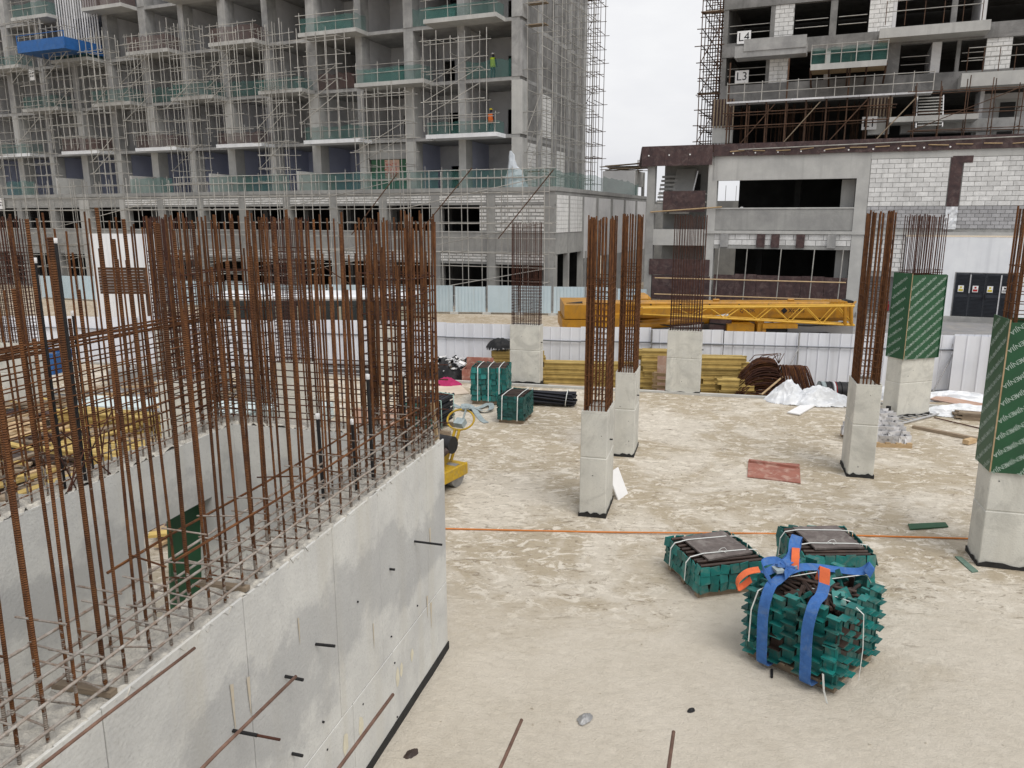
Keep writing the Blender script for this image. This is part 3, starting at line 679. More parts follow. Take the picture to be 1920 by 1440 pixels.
# ------------------------------------------------------------------ left building: stepped flats on a parking podium
LO = UD(1040, 450, 49); FL = Frame((LO.x, LO.y), -22.5)
LB = thing('apartment_building', 'unfinished grey apartment block with staggered balconies on a parking podium, left', 'building', (LO.x, LO.y, 0), -22.5)
S0, S1, TY = -72.0, -3.6, 3.0
# podium
box(LB, 'podium_slab', PODC, S0, 0, .02, 28, 6.42, 6.62)
box(LB, 'podium_kerb', PODC, S0, .05, -.06, .3, 6.625, 6.88)
box(LB, 'podium_kerb', PODC, -.25, .05, .302, 28, 6.625, 6.88)
box(LB, 'parking_slab', RAWC, S0, -.02, .26, 28, 2.9, 3.2)
box(LB, 'spandrel', PODC, S0, -.01, 0, .25, 2.72, 4.05)
box(LB, 'spandrel_cap', PALEC, S0, .03, -.05, .3, 4.052, 4.12)
box(LB, 'lintel_beam', PODC, S0, -.01, .03, .3, 2.02, 2.14)
box(LB, 'mortar_backing', MORTAR, S0, -.01, .06, .24, 2.142, 2.718)
box(LB, 'mortar_backing', MORTAR, S0, -.01, .03, .24, 5.92, 6.418)
box(LB, 'lintel_beam', PODC, S0, -.01, -.01, .3, 5.80, 5.918)
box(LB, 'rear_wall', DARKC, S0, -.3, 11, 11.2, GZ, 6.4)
box(LB, 'parking_floor', RAWC, S0, -.02, .4, 11, GZ - .1, GZ + .06)
for k in range(18):
    s = -.35 - 4.02 * k
    if k in (2, 4, 7, 10): box(LB, 'parking_partition', DARKC, s - .1, s + .1, 2.2, 10.9, GZ, 6.41)
    box(LB, 'pier', PALEC if k in (9, 10) else PODC, s - .3 - (.5 if k == 10 else 0), s + .3, -.03, .7, GZ, 6.41)
    if 0 < k < 17: box(LB, 'inner_pier', RAWC, s + 1.7, s + 2.1, 5, 5.5, GZ, 6.41)
# block infill: first the ones nearest the right corner, then the strip under the roof edge
box(LB, 'mortar_backing', MORTAR, -5.2, -.66, .06, .24, 4.12, 5.8)
blocks(LB, BLOCKW, -5.2, -.66, 4.14, 5.79, .05, .6, .235, .055, rough=.03)
for k in range(9):
    s = -.35 - 4.02 * k
    blocks(LB, BLOCKW, s - 3.72, s - .3, 5.93, 6.41, .02, .6, .16, .035, rough=.025)
    if k < 8: blocks(LB, BLOCKW, s - 3.72, s - .3, 2.15, 2.71, .05, .6, .186, .04, rough=.025)
# right-hand end of the podium, running away from the camera
for (y0, y1, m) in ((.31, 2.6, BLOCKW), (2.9, 5.6, BLOCKW)):
    box(LB, 'mortar_backing', MORTAR, -.2, -.02, y0, y1, 4.06, 6.41)
    blocks(LB, m, y0, y1, 4.06, 6.41, 0, .6, .25, .02, side=True, thick=-.1)
box(LB, 'pier', PODC, -.3, .03, 2.6, 2.9, GZ, 6.41); box(LB, 'pier', PODC, -.3, .03, 5.6, 6.0, GZ, 6.41)
box(LB, 'spandrel', PODC, -.25, -.005, .26, 6, 2.72, 4.05)
box(LB, 'pier', RAWC, -.3, 0, 6.4, 6.9, GZ, 2.7)
box(LB, 'side_wall', PAINTG, -.25, -.01, 6.0, 28, 2.2, 6.41)
box(LB, 'side_wall', RAWC, -.25, .0, 12.0, 28, GZ, 2.198)
for y in (9, 13, 17, 21, 25): box(LB, 'pier', PODC, -.2, .06, y, y + .4, GZ, 6.41)
# tower: slabs, piers, partitions, back walls
FZ = [6.62, 10.2, 13.8, 17.4, 21.0, 24.6]
for r in range(1, 6): box(LB, 'floor_slab', RAWC, S0, S1 - .003 * r, TY + .02, 17.2, FZ[r], FZ[r] + .22)
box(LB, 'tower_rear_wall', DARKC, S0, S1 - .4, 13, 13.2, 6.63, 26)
NB = 17
SX = [-3.8 - 4.0 * k for k in range(NB + 1)]
for k, s in enumerate(SX):
    wd = .27 if k % 2 else .36
    for r in range(5):
        m = PALEC if r == 0 or (r == 1 and k % 2 == 0) else RAWC
        box(LB, 'pier', m, s - wd, s + wd, TY - .02, TY + 1.0, FZ[r] + (.222 if r else .002), FZ[r + 1] - .002)
    for r in range(5):
        if k > 0: box(LB, 'partition', BLUEP if r == 0 else PAINTG, s - .1, s + .1, TY + 1.002, 9.3, FZ[r] + (.222 if r else .002), FZ[r + 1] - .002)
for k in range(NB):
    sl, sr = SX[k + 1] + .1, SX[k] - .1
    for r in range(5):
        z0, z1 = FZ[r] + (.222 if r else .002), FZ[r + 1] - .002
        m = BLUEP if r == 0 and k != 1 and k != 0 else (BLUEP if r == 1 and k in (5, 6, 7) else PAINTG)
        d0 = sl + rnd(.3, 2.0); d1 = d0 + rnd(.8, 1.3)
        if rnd(0, 1) < .3 and r > 1: continue
        box(LB, 'back_wall', m, sl, d0, 7.2 , 7.35, z0, z1); box(LB, 'back_wall', m, d1, sr, 7.2, 7.35, z0, z1)
        box(LB, 'door_head', m, d0, d1, 7.2, 7.35, z0 + 2.15, z1)
# terrace divider walls on the podium
for s in (-44.3, -35.9, -27.8, -19.7): box(LB, 'terrace_divider', PALEC, s - .1, s + .1, .5, 5.0, 6.63, 8.25)
# balconies, staggered floor by floor, with nets and rails
EVEN = [(-9.8, -4.6), (-19.8, -15), (-27.9, -23.6), (-36.2, -31.9), (-44.6, -40.3), (-52.8, -48.5)]
ODD = [(-15.3, -9.9), (-23.6, -19.7), (-32, -27.8), (-40.5, -36.2), (-48.7, -44.4)]
for r in range(1, 5):
    for i, (a, b_) in enumerate(EVEN if r % 2 else ODD):
        z = FZ[r]
        bal = box(LB, 'balcony', WHITEP if r == 1 else PALEC, a, b_, 1.5, TY + .015, z - .02, z + .24)
        if r == 1: bal['label'] = 'white edged balcony slab'
        nm = NETB if (r == 1 and i in (2, 3, 4)) or (r >= 3 and i in (2, 3)) else NETG
        h = rnd(.75, 1.05)
        # sagging net along the front and right side
        V = []; F = []; n = 14
        for t in range(n + 1):
            x = a + .1 + (b_ - a - .2) * t / n
            V += [(x, 1.58 + rnd(-.03, .03), z + .25), (x, 1.56 + rnd(-.05, .05), z + .25 + h + rnd(-.1, .03))]
        for t in range(4):
            y = 1.6 + (TY - 1.65) * (t + 1) / 4
            V += [(b_ - .08 + rnd(-.03, .03), y, z + .25), (b_ - .08, y, z + .25 + h + rnd(-.1, .03))]
        for t in range(n + 4): F.append((2 * t, 2 * t + 2, 2 * t + 3, 2 * t + 1))
        add('safety_net', mesh('safety_net', V, F, nm), LB)
        for zz in (.6, 1.15): rod(LB, 'guard_rail', SCAF, (a - .2, 1.55, z + .22 + zz), (b_ + .2, 1.55, z + .22 + zz + rnd(-.04, .04)), .025, 5)
        for t in range(4):
            x = a + .15 + (b_ - a - .3) * t / 3
            rod(LB, 'guard_post', SCAF, (x, 1.56, z + .24), (x + rnd(-.05, .05), 1.56, z + 1.55), .025, 5)
# netting behind the open bays
for (k, r, m) in [(1, 3, NETG), (3, 2, NETB), (5, 2, NETG), (7, 2, NETG), (9, 1, NETB), (2, 2, NETG), (0, 2, NETG), (3, 3, NETG)]:
    V = []; F = []
    for t in range(11): V += [(SX[k + 1] + .4 + 3.2 * t / 10, TY - .05 + rnd(-.04, .04), FZ[r] + .24), (SX[k + 1] + .4 + 3.2 * t / 10, TY - .05 + rnd(-.05, .05), FZ[r] + 1.3 + rnd(-.1, .1))]
    for t in range(10): F.append((2 * t, 2 * t + 2, 2 * t + 3, 2 * t + 1))
    add('safety_net', mesh('safety_net', V, F, m), LB)
# terrace nets along the podium edge
for (x0, x1, m) in [(-27.5, -20.2, NETG), (-19.3, -8.2, NETG), (-8.0, -1.2, NETG), (-35.6, -31.2, NETG), (-1.1, .0, NETG), (-50, -46.5, NETG)]:
    V = []; F = []; n = int((x1 - x0) / .4) + 2; h = 1.15
    for t in range(n + 1): V += [(x0 + (x1 - x0) * t / n, .12 + rnd(-.03, .03), 6.89), (x0 + (x1 - x0) * t / n, .12 + rnd(-.05, .05), 6.89 + h + rnd(-.12, .05))]
    for t in range(n): F.append((2 * t, 2 * t + 2, 2 * t + 3, 2 * t + 1))
    add('safety_net', mesh('safety_net', V, F, m), LB)
for k in range(24):
    x = -.4 - k * 1.25
    rod(LB, 'guard_post', SCAF, (x, .1, 6.88), (x, .1, 8.2 + rnd(-.2, .1)), .025, 5)
for z in (7.45, 8.0): rod(LB, 'guard_rail', SCAF, (-31, .08, z), (0, .08, z), .025, 5)
V = []; F = []
for t in range(31): V += [(-.1 + rnd(-.05, .05), .3 + 22 * t / 30, 6.89), (-.1 + rnd(-.06, .06), .3 + 22 * t / 30, 8.0 + rnd(-.25, .05))]
for t in range(30): F.append((2 * t, 2 * t + 2, 2 * t + 3, 2 * t + 1))
add('safety_net', mesh('safety_net', V, F, NETG), LB)
# right side wall of the tower with pilasters and block panels
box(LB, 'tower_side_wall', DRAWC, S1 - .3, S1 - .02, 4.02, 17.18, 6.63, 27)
for y in (3.0, 6.2, 9.4, 12.6, 14.6, 16.5): box(LB, 'pilaster', RAWC, S1 - .28, S1 + .12, y + (.0 if y > 3 else 1.03), y + .7 + (.0 if y > 3 else .3), 6.63, 27)
for (y0, y1, z0, z1) in ((4.4, 6.1, 6.9, 10.0), (7.0, 9.2, 7.0, 10.0), (10.3, 12.4, 6.9, 9.9), (7.0, 9.2, 10.6, 13.5)): blocks(LB, BLOCKW, y0, y1, z0, z1, S1 - .02, .6, .25, .03, side=True, thick=-.05)
# green board panel with red spray writing at podium level, bay 2
bx0, bx1 = SX[3] + .5, SX[2] - .5
for i in range(5):
    for j in range(2):
        wdt = (bx1 - bx0) / 5
        box(LB, 'shutter_board', PLYG, bx0 + wdt * i + .01, bx0 + wdt * (i + 1) - .01, TY + .3, TY + .34, 6.7 + j * 1.2, 7.88 + j * 1.2)
box(LB, 'lintel_panel', PODC, bx0 - .1, bx1 + .1, TY + .25, TY + .4, 9.1, 10.15)
box(LB, 'pale_board', PINKPLY, (bx0 + bx1) / 2 - .35, (bx0 + bx1) / 2 + .85, TY + .26, TY + .295, 7.75, 9.05)
for k in range(26): obox(LB, 'spray_stroke', INKR, ((bx0 + bx1) / 2 - .25 + .2 * (k % 5) + rnd(-.05, .05), TY + .25, 7.95 + .2 * (k // 5) + rnd(-.05, .05)), (rnd(.08, .22), .008, .045), (0, random.choice([0, 0, 90, 40, -40]) + rnd(-10, 10), 0))
# slanting rusty props against the podium
for (xa, ya, xb, yb) in [(885, 315, 790, 432), (1038, 318, 935, 447), (745, 325, 660, 440), (560, 470, 700, 560)]:
    a, z = FL.l(xa, ya, -1.5); b2, z2 = FL.l(xb, yb, -1.5)
    rod(LB, 'raking_prop', RUSTT, (b2, -1.55, z2), (a, -1.5, z), .035, 6)
# white plastic bundle on the podium corner
from mathutils import noise as MN
def heap(par, name, m, c, rx, ry, h, n=22, sharp=1.3, seed=0, crump=.3):
    """crumpled mound: radial fall-off broken by ridged folds"""
    V = []; F = []; so = Vector((seed * 3.7, seed * 1.3, seed * 2.1)); n = n * 2
    for j in range(n + 1):
        for i in range(n + 1):
            u, v = i / n * 2 - 1 + (rnd(-.5, .5) / n), j / n * 2 - 1 + (rnd(-.5, .5) / n)
            an = math.atan2(v, u); e = 1 + .25 * MN.noise(Vector((math.cos(an) * 1.3, math.sin(an) * 1.3, seed)))
            d = math.hypot(u, v) / e
            k = max(0., 1 - d ** 1.5)
            f1 = 1 - abs(MN.noise(Vector((u * 2.2, v * 2.2, 0)) + so)) * 2; f2 = 1 - abs(MN.noise(Vector((u * 6, v * 6, 3)) + so)) * 2
            z = h * (k ** sharp) * (1 - crump + crump * (.65 + .7 * f1)) + h * crump * .22 * f2 * min(1, k * 3)
            w_ = .10 * MN.noise(Vector((u * 3, v * 3, 9)) + so)
            V.append((c[0] + (u + w_) * rx, c[1] + (v + w_) * ry, c[2] + max(z, 0.003)))
    for j in range(n):
        for i in range(n):
            u, v = (i + .5) / n * 2 - 1, (j + .5) / n * 2 - 1; an = math.atan2(v, u); e = 1 + .25 * MN.noise(Vector((math.cos(an) * 1.3, math.sin(an) * 1.3, seed)))
            if math.hypot(u, v) < e * .99: a = j * (n + 1) + i; F.append((a, a + 1, a + n + 2, a + n + 1))
    return add(name, mesh(name, V, F, m, m.name != 'white_plastic_sheet'), par)
tp = thing('plastic_wrap', 'white plastic wrapped bundle at the podium corner of the left building', 'plastic', (LO.x, LO.y, 0), -22.5)
V = []; F = []
for j in range(9):
    h = j / 8; rr_ = .85 * (1 - h) ** .95 + .07
    for i in range(10):
        a = 2 * math.pi * i / 10; V.append((-3.2 - .45 * h + rr_ * math.cos(a) * rnd(.6, 1.2), 1.6 + rr_ * .6 * math.sin(a) * rnd(.6, 1.2), 6.63 + 2.6 * h + (rnd(-.1, .1) if 0 < j < 8 else 0)))
for j in range(8):
    for i in range(10): F.append((j * 10 + i, j * 10 + (i + 1) % 10, j * 10 + 10 + (i + 1) % 10, j * 10 + 10 + i))
F.append(tuple(range(80, 90))); add('sheet', mesh('sheet', V, F, mat('grey_plastic_sheet', (.56, .60, .64), (.44, .48, .52), 2, .5, .3, 6), False), tp)
# blue loading platform and vertical tubes high on the left
a, z = FL.l(52, 100, .2); b2, _ = FL.l(140, 100, .2)
bp = thing('loading_platform', 'blue steel loading platform sticking out high on the left building', 'platform', (LO.x, LO.y, 0), -22.5)
box(bp, 'deck', BLUEST, a, b2, -.6, 3.2, z - .15, z + .02)
box(bp, 'front_panel', BLUEST, a, b2, -.65, -.602, z - .15, z + .7); box(bp, 'side_panel', BLUEST, b2 - .05, b2, -.6, 2.8, z + .022, z + .7); box(bp, 'side_panel', BLUEST, a, a + .05, -.6, 2.8, z + .022, z + .7)
for x in (a, b2): rod(bp, 'post', BLUEST, (x, -.6, z), (x, -.6, z + 1.15), .04)
rod(bp, 'rail', BLUEST, (a, -.6, z + 1.12), (b2, -.6, z + 1.12), .03)
for i in range(17):
    px = 104 + i * 4.7; a, z1 = FL.l(px, 5, 2.4); _, z0 = FL.l(px, 98, 2.4)
    rod(LB, 'riser_pipe', ALUM, (a, 2.4, z0), (a, 2.4, z1 + 1.5), .06, 6)
# ------------------------------------------------------------------ scaffolds on the left building
def scaffold(label, frame_loc, rz, xs, ys, zs, m=SCAF, r=.028, p_led=.78, p_tr=.6, group='scaffolds on the buildings', brace=2, boards=0, name='scaffold', extra=.8):
    t = thing(name, label, 'scaffold', frame_loc, rz, group)
    for x in xs:
        for y in ys: rod(t, 'standard', m, (x + rnd(-.04, .04), y, zs[0]), (x + rnd(-.04, .04), y, zs[-1] + rnd(.2, extra)), r, 5)
    for z in zs[1:]:
        for y in ys:
            if rnd(0, 1) < p_led: rod(t, 'ledger', m, (xs[0] - rnd(.1, .5), y, z + rnd(-.05, .05)), (xs[-1] + rnd(.1, .5), y, z + rnd(-.05, .05)), r * .9, 5)
        for x in xs:
            if rnd(0, 1) < p_tr: rod(t, 'transom', m, (x, ys[0] - .15, z + .05), (x, ys[-1] + .15, z + .05), r * .9, 5)
    for k in range(brace):
        i = random.randrange(1, max(2, len(zs) - 2)); rod(t, 'brace', m, (xs[0], ys[0] - .03, zs[i]), (xs[-1], ys[0] - .03, zs[min(i + 2, len(zs) - 1)]), r * .9, 5)
    for k in range(boards):
        i = random.randrange(1, len(zs) - 1)
        for q in range(3): obox(t, 'board', TIMBERO, ((xs[0] + xs[-1]) / 2, ys[0] + .15 + q * .24, zs[i] + .09), (xs[-1] - xs[0] + .3, .22, .045))
    return t
lo = (LO.x, LO.y, 0)
place = ['sixth', 'fifth', 'fourth', 'third', 'second']
tw = [(-14.6, -10.6, 1, 6, 'over the bay with red marked boards'), (-9.2, -5.2, 3, 7, 'rising between the white corner balcony and the one above'), (-22.8, -20.4, 0, 9, 'left of the second white edged balcony from the corner'), (-31.2, -28.4, 0, 10, 'over the gap between third and fourth white edged balconies'), (-39.6, -37, 0, 10, 'over the gap right of the leftmost white edged balcony'), (-47.8, -45, 0, 12, 'left of the leftmost white edged balcony'), (-53.5, -50.2, 0, 12, 'at the far left edge of the picture'), (-19.0, -15.8, 4, 9, 'above the second white edged balcony'), (-27.2, -24.4, 4, 10, 'above the third white edged balcony'), (-35.6, -32.6, 4, 10, 'above the fourth white edged balcony'), (-43.8, -41, 4, 11, 'above the leftmost white edged balcony')]
for (a, b_, i0, i1, lab) in tw:
    base = 6.9 + i0 * 1.15 if i0 else 6.63
    if i0: base = {1: 6.63, 3: 10.5, 4: 10.5}[i0]
    n = 5
    scaffold('grey tube scaffold ' + lab, lo, -22.5, [a + (b_ - a) * t / (n - 1) for t in range(n)], (.25, 1.3), [base + .92 * t for t in range(int((i1 - i0 if i0 else i1) * 1.15) + 3)], brace=3)
for i in range(5):
    a = -50 + i * 10.0
    scaffold('grey tube scaffold along the podium front, %s stretch from the right corner' % ['fifth', 'fourth', 'third', 'second', 'first'][i], lo, -22.5, [a + 1.4 * t for t in range(8)], (-1.35, -.45), [GZ + .92 * t for t in range(10)], brace=3, p_tr=.35, p_led=.8, extra=.6)
scaffold('dense grey scaffold over the right side wall of the left tower', lo, -22.5, (S1 + .45, S1 + 1.5), [3.2 + 1.9 * t for t in range(7)], [6.63 + 1.3 * t for t in range(15)], m=SCAF, brace=3, p_tr=.9, boards=5)
scaffold('tall narrow scaffold tower standing free against the sky', lo, -22.5, (S1 - .5, S1 + .1, S1 + .7), (17.6, 18.9, 20.2), [6.63 + 1.1 * t for t in range(19)], m=RUSTT, brace=3, boards=4, p_tr=.95)
# hut with a stack of boards on the podium, beyond the tower
hut = thing('site_hut', 'small grey hut with boards stacked on its roof, beside the sky gap', 'hut', (LO.x, LO.y, 0), -22.5)
box(hut, 'wall', PAINTG, -3.2, -.3, 21.6, 21.8, 6.64, 9.0); box(hut, 'wall', PODC, -.6, -.3, 21.802, 25, 7.7, 9.0)
for y in (21.9, 24.8): box(hut, 'post', PODC, -.45, -.2, y, y + .25, 6.64, 9.0)
for k in range(16): obox(hut, 'roof_board', TIMBERO, (-1.4 + rnd(-.2, .4), 23 + rnd(-.8, .8), 9.06 + k * .035), (3.6 + rnd(-.4, .6), .5, .04), (rnd(-2, 2), rnd(-4, 2), rnd(-6, 6)))
for (y, h) in ((23, 3.2),): pass
lamp = thing('street_lamp', 'distant thin street lamp in the gap between the buildings', 'lamp', tuple(UD(1195, 352, 110) * 1.0)[:2] + (GZ,))
rod(lamp, 'pole', STEELG, (0, 0, 0), (0, 0, 13.6), .11); rod(lamp, 'arm', STEELG, (0, 0, 13.55), (.9, 0, 13.7), .07); obox(lamp, 'lamp_head', STEELG, (.9, 0, 13.72), (.9, .3, .14))
# distant low parapet joining the two buildings
far = thing('boundary_wall', 'distant block wall with green net in the gap between buildings', 'wall', (LO.x, LO.y, 0), -22.5)
for k in range(10):
    rod(far, 'post', STEELG, (.4 + k * .9, 29 + k * .9, 6.4), (.4 + k * .9, 29 + k * .9, 8.1), .03, 5)
box(far, 'wall', PODC, -.3, 10, 28.1, 28.5, GZ, 6.5)
# ------------------------------------------------------------------ right building
RO = UD(1840, 605, 43.7); FR = Frame((RO.x, RO.y), -22.5)
RBd = thing('parking_building', 'unfinished concrete building with brown parapet boards and white block wall, right', 'building', (RO.x, RO.y, 0), -22.5)
def rr(name, m, x0, y0, x1, y1, f=0., d=.3, par=None):
    a, b_, z0, z1 = FR.rect(x0, y0, x1, y1, f); return box(par or RBd, name, m, a, b_, f, f + d, z0, z1)
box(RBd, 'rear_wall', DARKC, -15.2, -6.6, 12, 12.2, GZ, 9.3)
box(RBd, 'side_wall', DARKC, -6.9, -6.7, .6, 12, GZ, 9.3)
box(RBd, 'parking_floor', RAWC, -19.3, -6.7, .3, 12, GZ - .05, GZ + .05)
box(RBd, 'floor_slab', RAWC, -19.2, -6.9, .3, 12, 3.55, 3.85); box(RBd, 'roof_slab', RAWC, -19.3, 9, .35, 16, 8.5, 8.8)
box(RBd, 'beam', PALEC, -15.5, -6.552, 0, .45, 7.25, 8.70)
box(RBd, 'pier', PALEC, -15.75, -15.2, .0, .7, GZ, 8.70); box(RBd, 'pier', PALEC, -7.22, -6.55, -.03, .7, GZ, 7.248)
box(RBd, 'spandrel', PODC, -15.2, -7.22, .02, .25, 4.25, 5.52); box(RBd, 'spandrel_cap', PALEC, -15.2, -7.22, -.02, .3, 5.522, 5.6)
box(RBd, 'ledge', PALEC, -15.8, 3, -.1, .0, 4.02, 4.2)
box(RBd, 'mortar_backing', MORTAR, -15.2, -7.22, .04, .2, 3.3, 4.24)
blocks(RBd, BLOCKW, -15.2, -7.22, 3.32, 4.0, .03, .86, .34, .035)
box(RBd, 'lintel_beam', PODC, -15.2, -7.22, -.01, .3, 3.1, 3.298)
for s in (-14.55, -12.35, -11.5, -10.05, -8.3):
    box(RBd, 'shutter_piece', PLYB if s > -14 and s < -9 else RAWC, s - .24, s + .24, -.14, -.02, 3.2, 4.0)
box(RBd, 'window_jamb', PALEC, -8.0, -7.24, 1.2, 5, 5.6, 7.24); box(RBd, 'window_jamb', PALEC, -8.0, -7.24, 1.2, 5, GZ, 3.09)
for s in (-14.9, -13.2, -11.2, -9.3, -7.7): rod(RBd, 'prop_tube', SCAF, (s, -.25, GZ), (s + .1, -.25, 3.15), .035)
for z in (.1, 1.15): rod(RBd, 'rail_tube', TIMBER, (-18.8, -.3, z), (-7.3, -.3, z + .05), .04)
for i in range(6): box(RBd, 'shutter_board', PLYB, -15.1 + i * 1.32, -13.8 + i * 1.32, .0, .03, GZ, 1.45 + rnd(-.04, .1))
# bright opening at the back of the parking floor
box(RBd, 'inner_pier', DARKC, -10.9, -10.5, 6, 6.4, 3.86, 8.49); box(RBd, 'inner_pier', DARKC, -13.1, -12.7, 6, 6.4, GZ, 3.54)
# stair bay on the left
for s in (-19.6,): box(RBd, 'pier', PODC, s, s + .5, 0, .5, GZ, 8.3)
box(RBd, 'stair_wall', PODC, -19.1, -15.76, 3, 3.2, GZ, 8.49)
rr('slab_edge', PALEC, 1222, 430, 1330, 460, .05, 3.0)
rr('slab_edge', PODC, 1222, 383, 1250, 400, .05, 2.9)
rr('shutter_board', PLYB, 1243, 358, 1322, 397, .0, .04); rr('shutter_board', PLYB, 1217, 486, 1330, 516, -.06, .04); rr('shutter_board', PLYB, 1222, 517, 1330, 562, -.02, .04)
rr('dark_door', DARKC, 1281, 327, 1313, 357, 2.9, .09)
a, z0 = FR.l(1238, 353, 1.5); b2, z1 = FR.l(1243, 312, 1.5)
for k in range(9): obox(RBd, 'stair_step', PALEC, (-18.6 + .0 * k, .6 + k * .24, 5.5 + k * .27), (1.1, .26, .14))
obox(RBd, 'stair_soffit', PALEC, (-17.6, 1.7, 6.7), (1.3, .16, 3.6), (-38, 0, 0))
rod(RBd, 'drain_pipe', ALUM, (-17.0, .6, 5.4), (-16.5, .6, 7.9), .05)
for z in (5.95, 6.45): rod(RBd, 'guard_rail', SCAF, (-18.9, .05, z), (-15.8, .05, z), .03)
rod(RBd, 'rail_tube', TIMBER, (-19.3, -.1, 5.35), (-14.8, -.12, 5.65), .05)
# parapet of brown boards, each board a piece
for i in range(9):
    L0 = -15.5 + i * 2.06
    box(RBd, 'parapet_board', PLYB, L0 + .008, L0 + 2.052, -.12, -.07 - rnd(0, .01), 8.71 - rnd(0, .05), 9.42)
for i in range(3): box(RBd, 'parapet_board', PLYB, -19.95 + i * 1.48, -18.48 + i * 1.48, -.25, -.19 - rnd(0, .01), 8.2, 9.42)
obox(RBd, 'parapet_board', PLYB, (-20.05, 2.0, 8.78), (.05, 4.4, 1.2), (0, 8, 0))
rod(RBd, 'rail_tube', SCAF, (-14, -.2, 9.05), (3, -.2, 9.3), .035)
for i in range(12): rod(RBd, 'batten', TIMBER, (-14.5 + i * 1.35, -.17, 8.95 + rnd(-.06, .06)), (-13.8 + i * 1.35 + rnd(0, .4), -.17, 8.98 + rnd(-.05, .05)), .03, 4)
for i in range(14): rod(RBd, 'tie_nut', SIGNW, (-19.5 + i * 1.3, -.28 if i < 3 else -.14, 8.85), (-19.5 + i * 1.3, -.24 if i < 3 else -.11, 8.85), .05, 6)
box(RBd, 'roof_edge', RAWC, -19.9, 9, -.06, .34, 8.705, 8.95)
# block wall on the right
box(RBd, 'mortar_backing', MORTAR, -6.55, 9, .02, .3, 4.2, 8.3); box(RBd, 'beam', PALEC, -6.55, 9, -.03, .3, 8.302, 8.70)
blocks(RBd, BLOCKW, -6.53, -2.5, 5.65, 8.29, 0, .62, .26, .022); blocks(RBd, BLOCKW, -1.82, 2.6, 5.65, 8.29, 0, .62, .26, .022)
blocks(RBd, BLOCKG, -6.53, 2.6, 4.4, 5.64, 0, .41, .207, .022)
blocks(RBd, BLOCKW, -6.53, -4.3, 1.9, 4.0, .01, .5, .26, .03)
box(RBd, 'mortar_backing', MORTAR, -6.55, -4.3, .04, .3, 1.8, 4.02)
box(RBd, 'dark_strip', PLYB, -2.46, -1.86, -.04, -.005, 5.62, 8.28); box(RBd, 'dark_strip', PLYB, -2.4, -1.4, -.046, -.041, 7.98, 8.36)
V = [(-2.46 + .6 * i / 6 + rnd(-.03, .03), -.05 - rnd(0, .08), 4.35 + 1.25 * j / 8) for j in range(9) for i in range(7)]
add('plastic_wrap', mesh('plastic_wrap', V, [(j * 7 + i, j * 7 + i + 1, j * 7 + i + 8, j * 7 + i + 7) for j in range(8) for i in range(6)], PLAST), RBd)
box(RBd, 'recess_wall', BLOCKG, -6.55, -4.3, 1.6, 1.7, GZ, 1.8); box(RBd, 'recess_lintel', PODC, -6.55, -4.3, .0, .3, 1.6, 1.799)
box(RBd, 'painted_wall', WHITEP, -4.28, -1.62, -.06, .3, -.55, 3.92); box(RBd, 'painted_wall', WHITEP, 1.52, 2.4, -.06, .3, -.55, 3.92); box(RBd, 'painted_wall', WHITEP, -1.62, 1.52, -.06, .3, 1.96, 3.92)
box(RBd, 'plinth', PODC, -6.6, 9, -.35, .3, GZ, -.552)
box(RBd, 'painted_wall', WHITEP, 2.402, 9, -.04, .3, -.55, 4.01)
# louvred plant-room door with four leaves
dr = box(RBd, 'door_frame', STEELG, -1.62, 1.52, -.03, .0, -.55, 1.96)
def leaf(x0, x1):
    t = bevbox('door_leaf', x0 + .01, x1 - .01, -.08, -.032, -.53, 1.92, .006, DOORD, RBd)
    for k in range(30):
        if k in (14, 15): continue
        obox(t, 'louvre', DOORD, ((x0 + x1) / 2, -.10, -.45 + k * .078), (x1 - x0 - .14, .03, .045), (28, 0, 0))
    for (a, b_) in ((x0 + .01, x0 + .055), (x1 - .055, x1 - .01)): box(t, 'stile', DOORD, a, b_, -.115, -.0805, -.53, 1.92)
for k in range(4): leaf(-1.56 + k * .755, -1.56 + (k + 1) * .755)
for k, m in enumerate((SIGNY, SIGNR, SIGNY, SIGNW)):
    x = -1.25 + k * .72
    box(RBd, 'warning_sign', SIGNW, x - .14, x + .14, -.135, -.125, .86, 1.22); box(RBd, 'warning_panel', m if m is not SIGNW else STEELG, x - .11, x + .11, -.14, -.136, .9, 1.02)
    box(RBd, 'warning_symbol', m if m is not SIGNW else INK, x - .05, x + .05, -.14, -.136, 1.07, 1.17)
for x in (-.1, .0): rod(RBd, 'door_handle', BLACK, (x - .02, -.15, .45), (x - .02, -.15, .75), .02)
for x in (-.82, .68): box(RBd, 'frame_strip', ALUM, x - .03, x + .03, -.13, -.118, -.4 if x > 0 else .8, 1.85)
fx = thing('fuel_can', 'red plastic can left in the recess behind the hoarding', 'can', tuple((FR.o + FR.dx * -5.0 + FR.dy * .6))[:2] + (GZ + .0,), -22.5)
box(fx, 'plinth_block', PODC, -.4, .4, -.2, .3, 0, .35); bevbox('body', -.2, .2, -.12, .12, .352, .82, .05, REDP, fx); rod(fx, 'spout', REDP, (.1, 0, .8), (.16, 0, .95), .04)
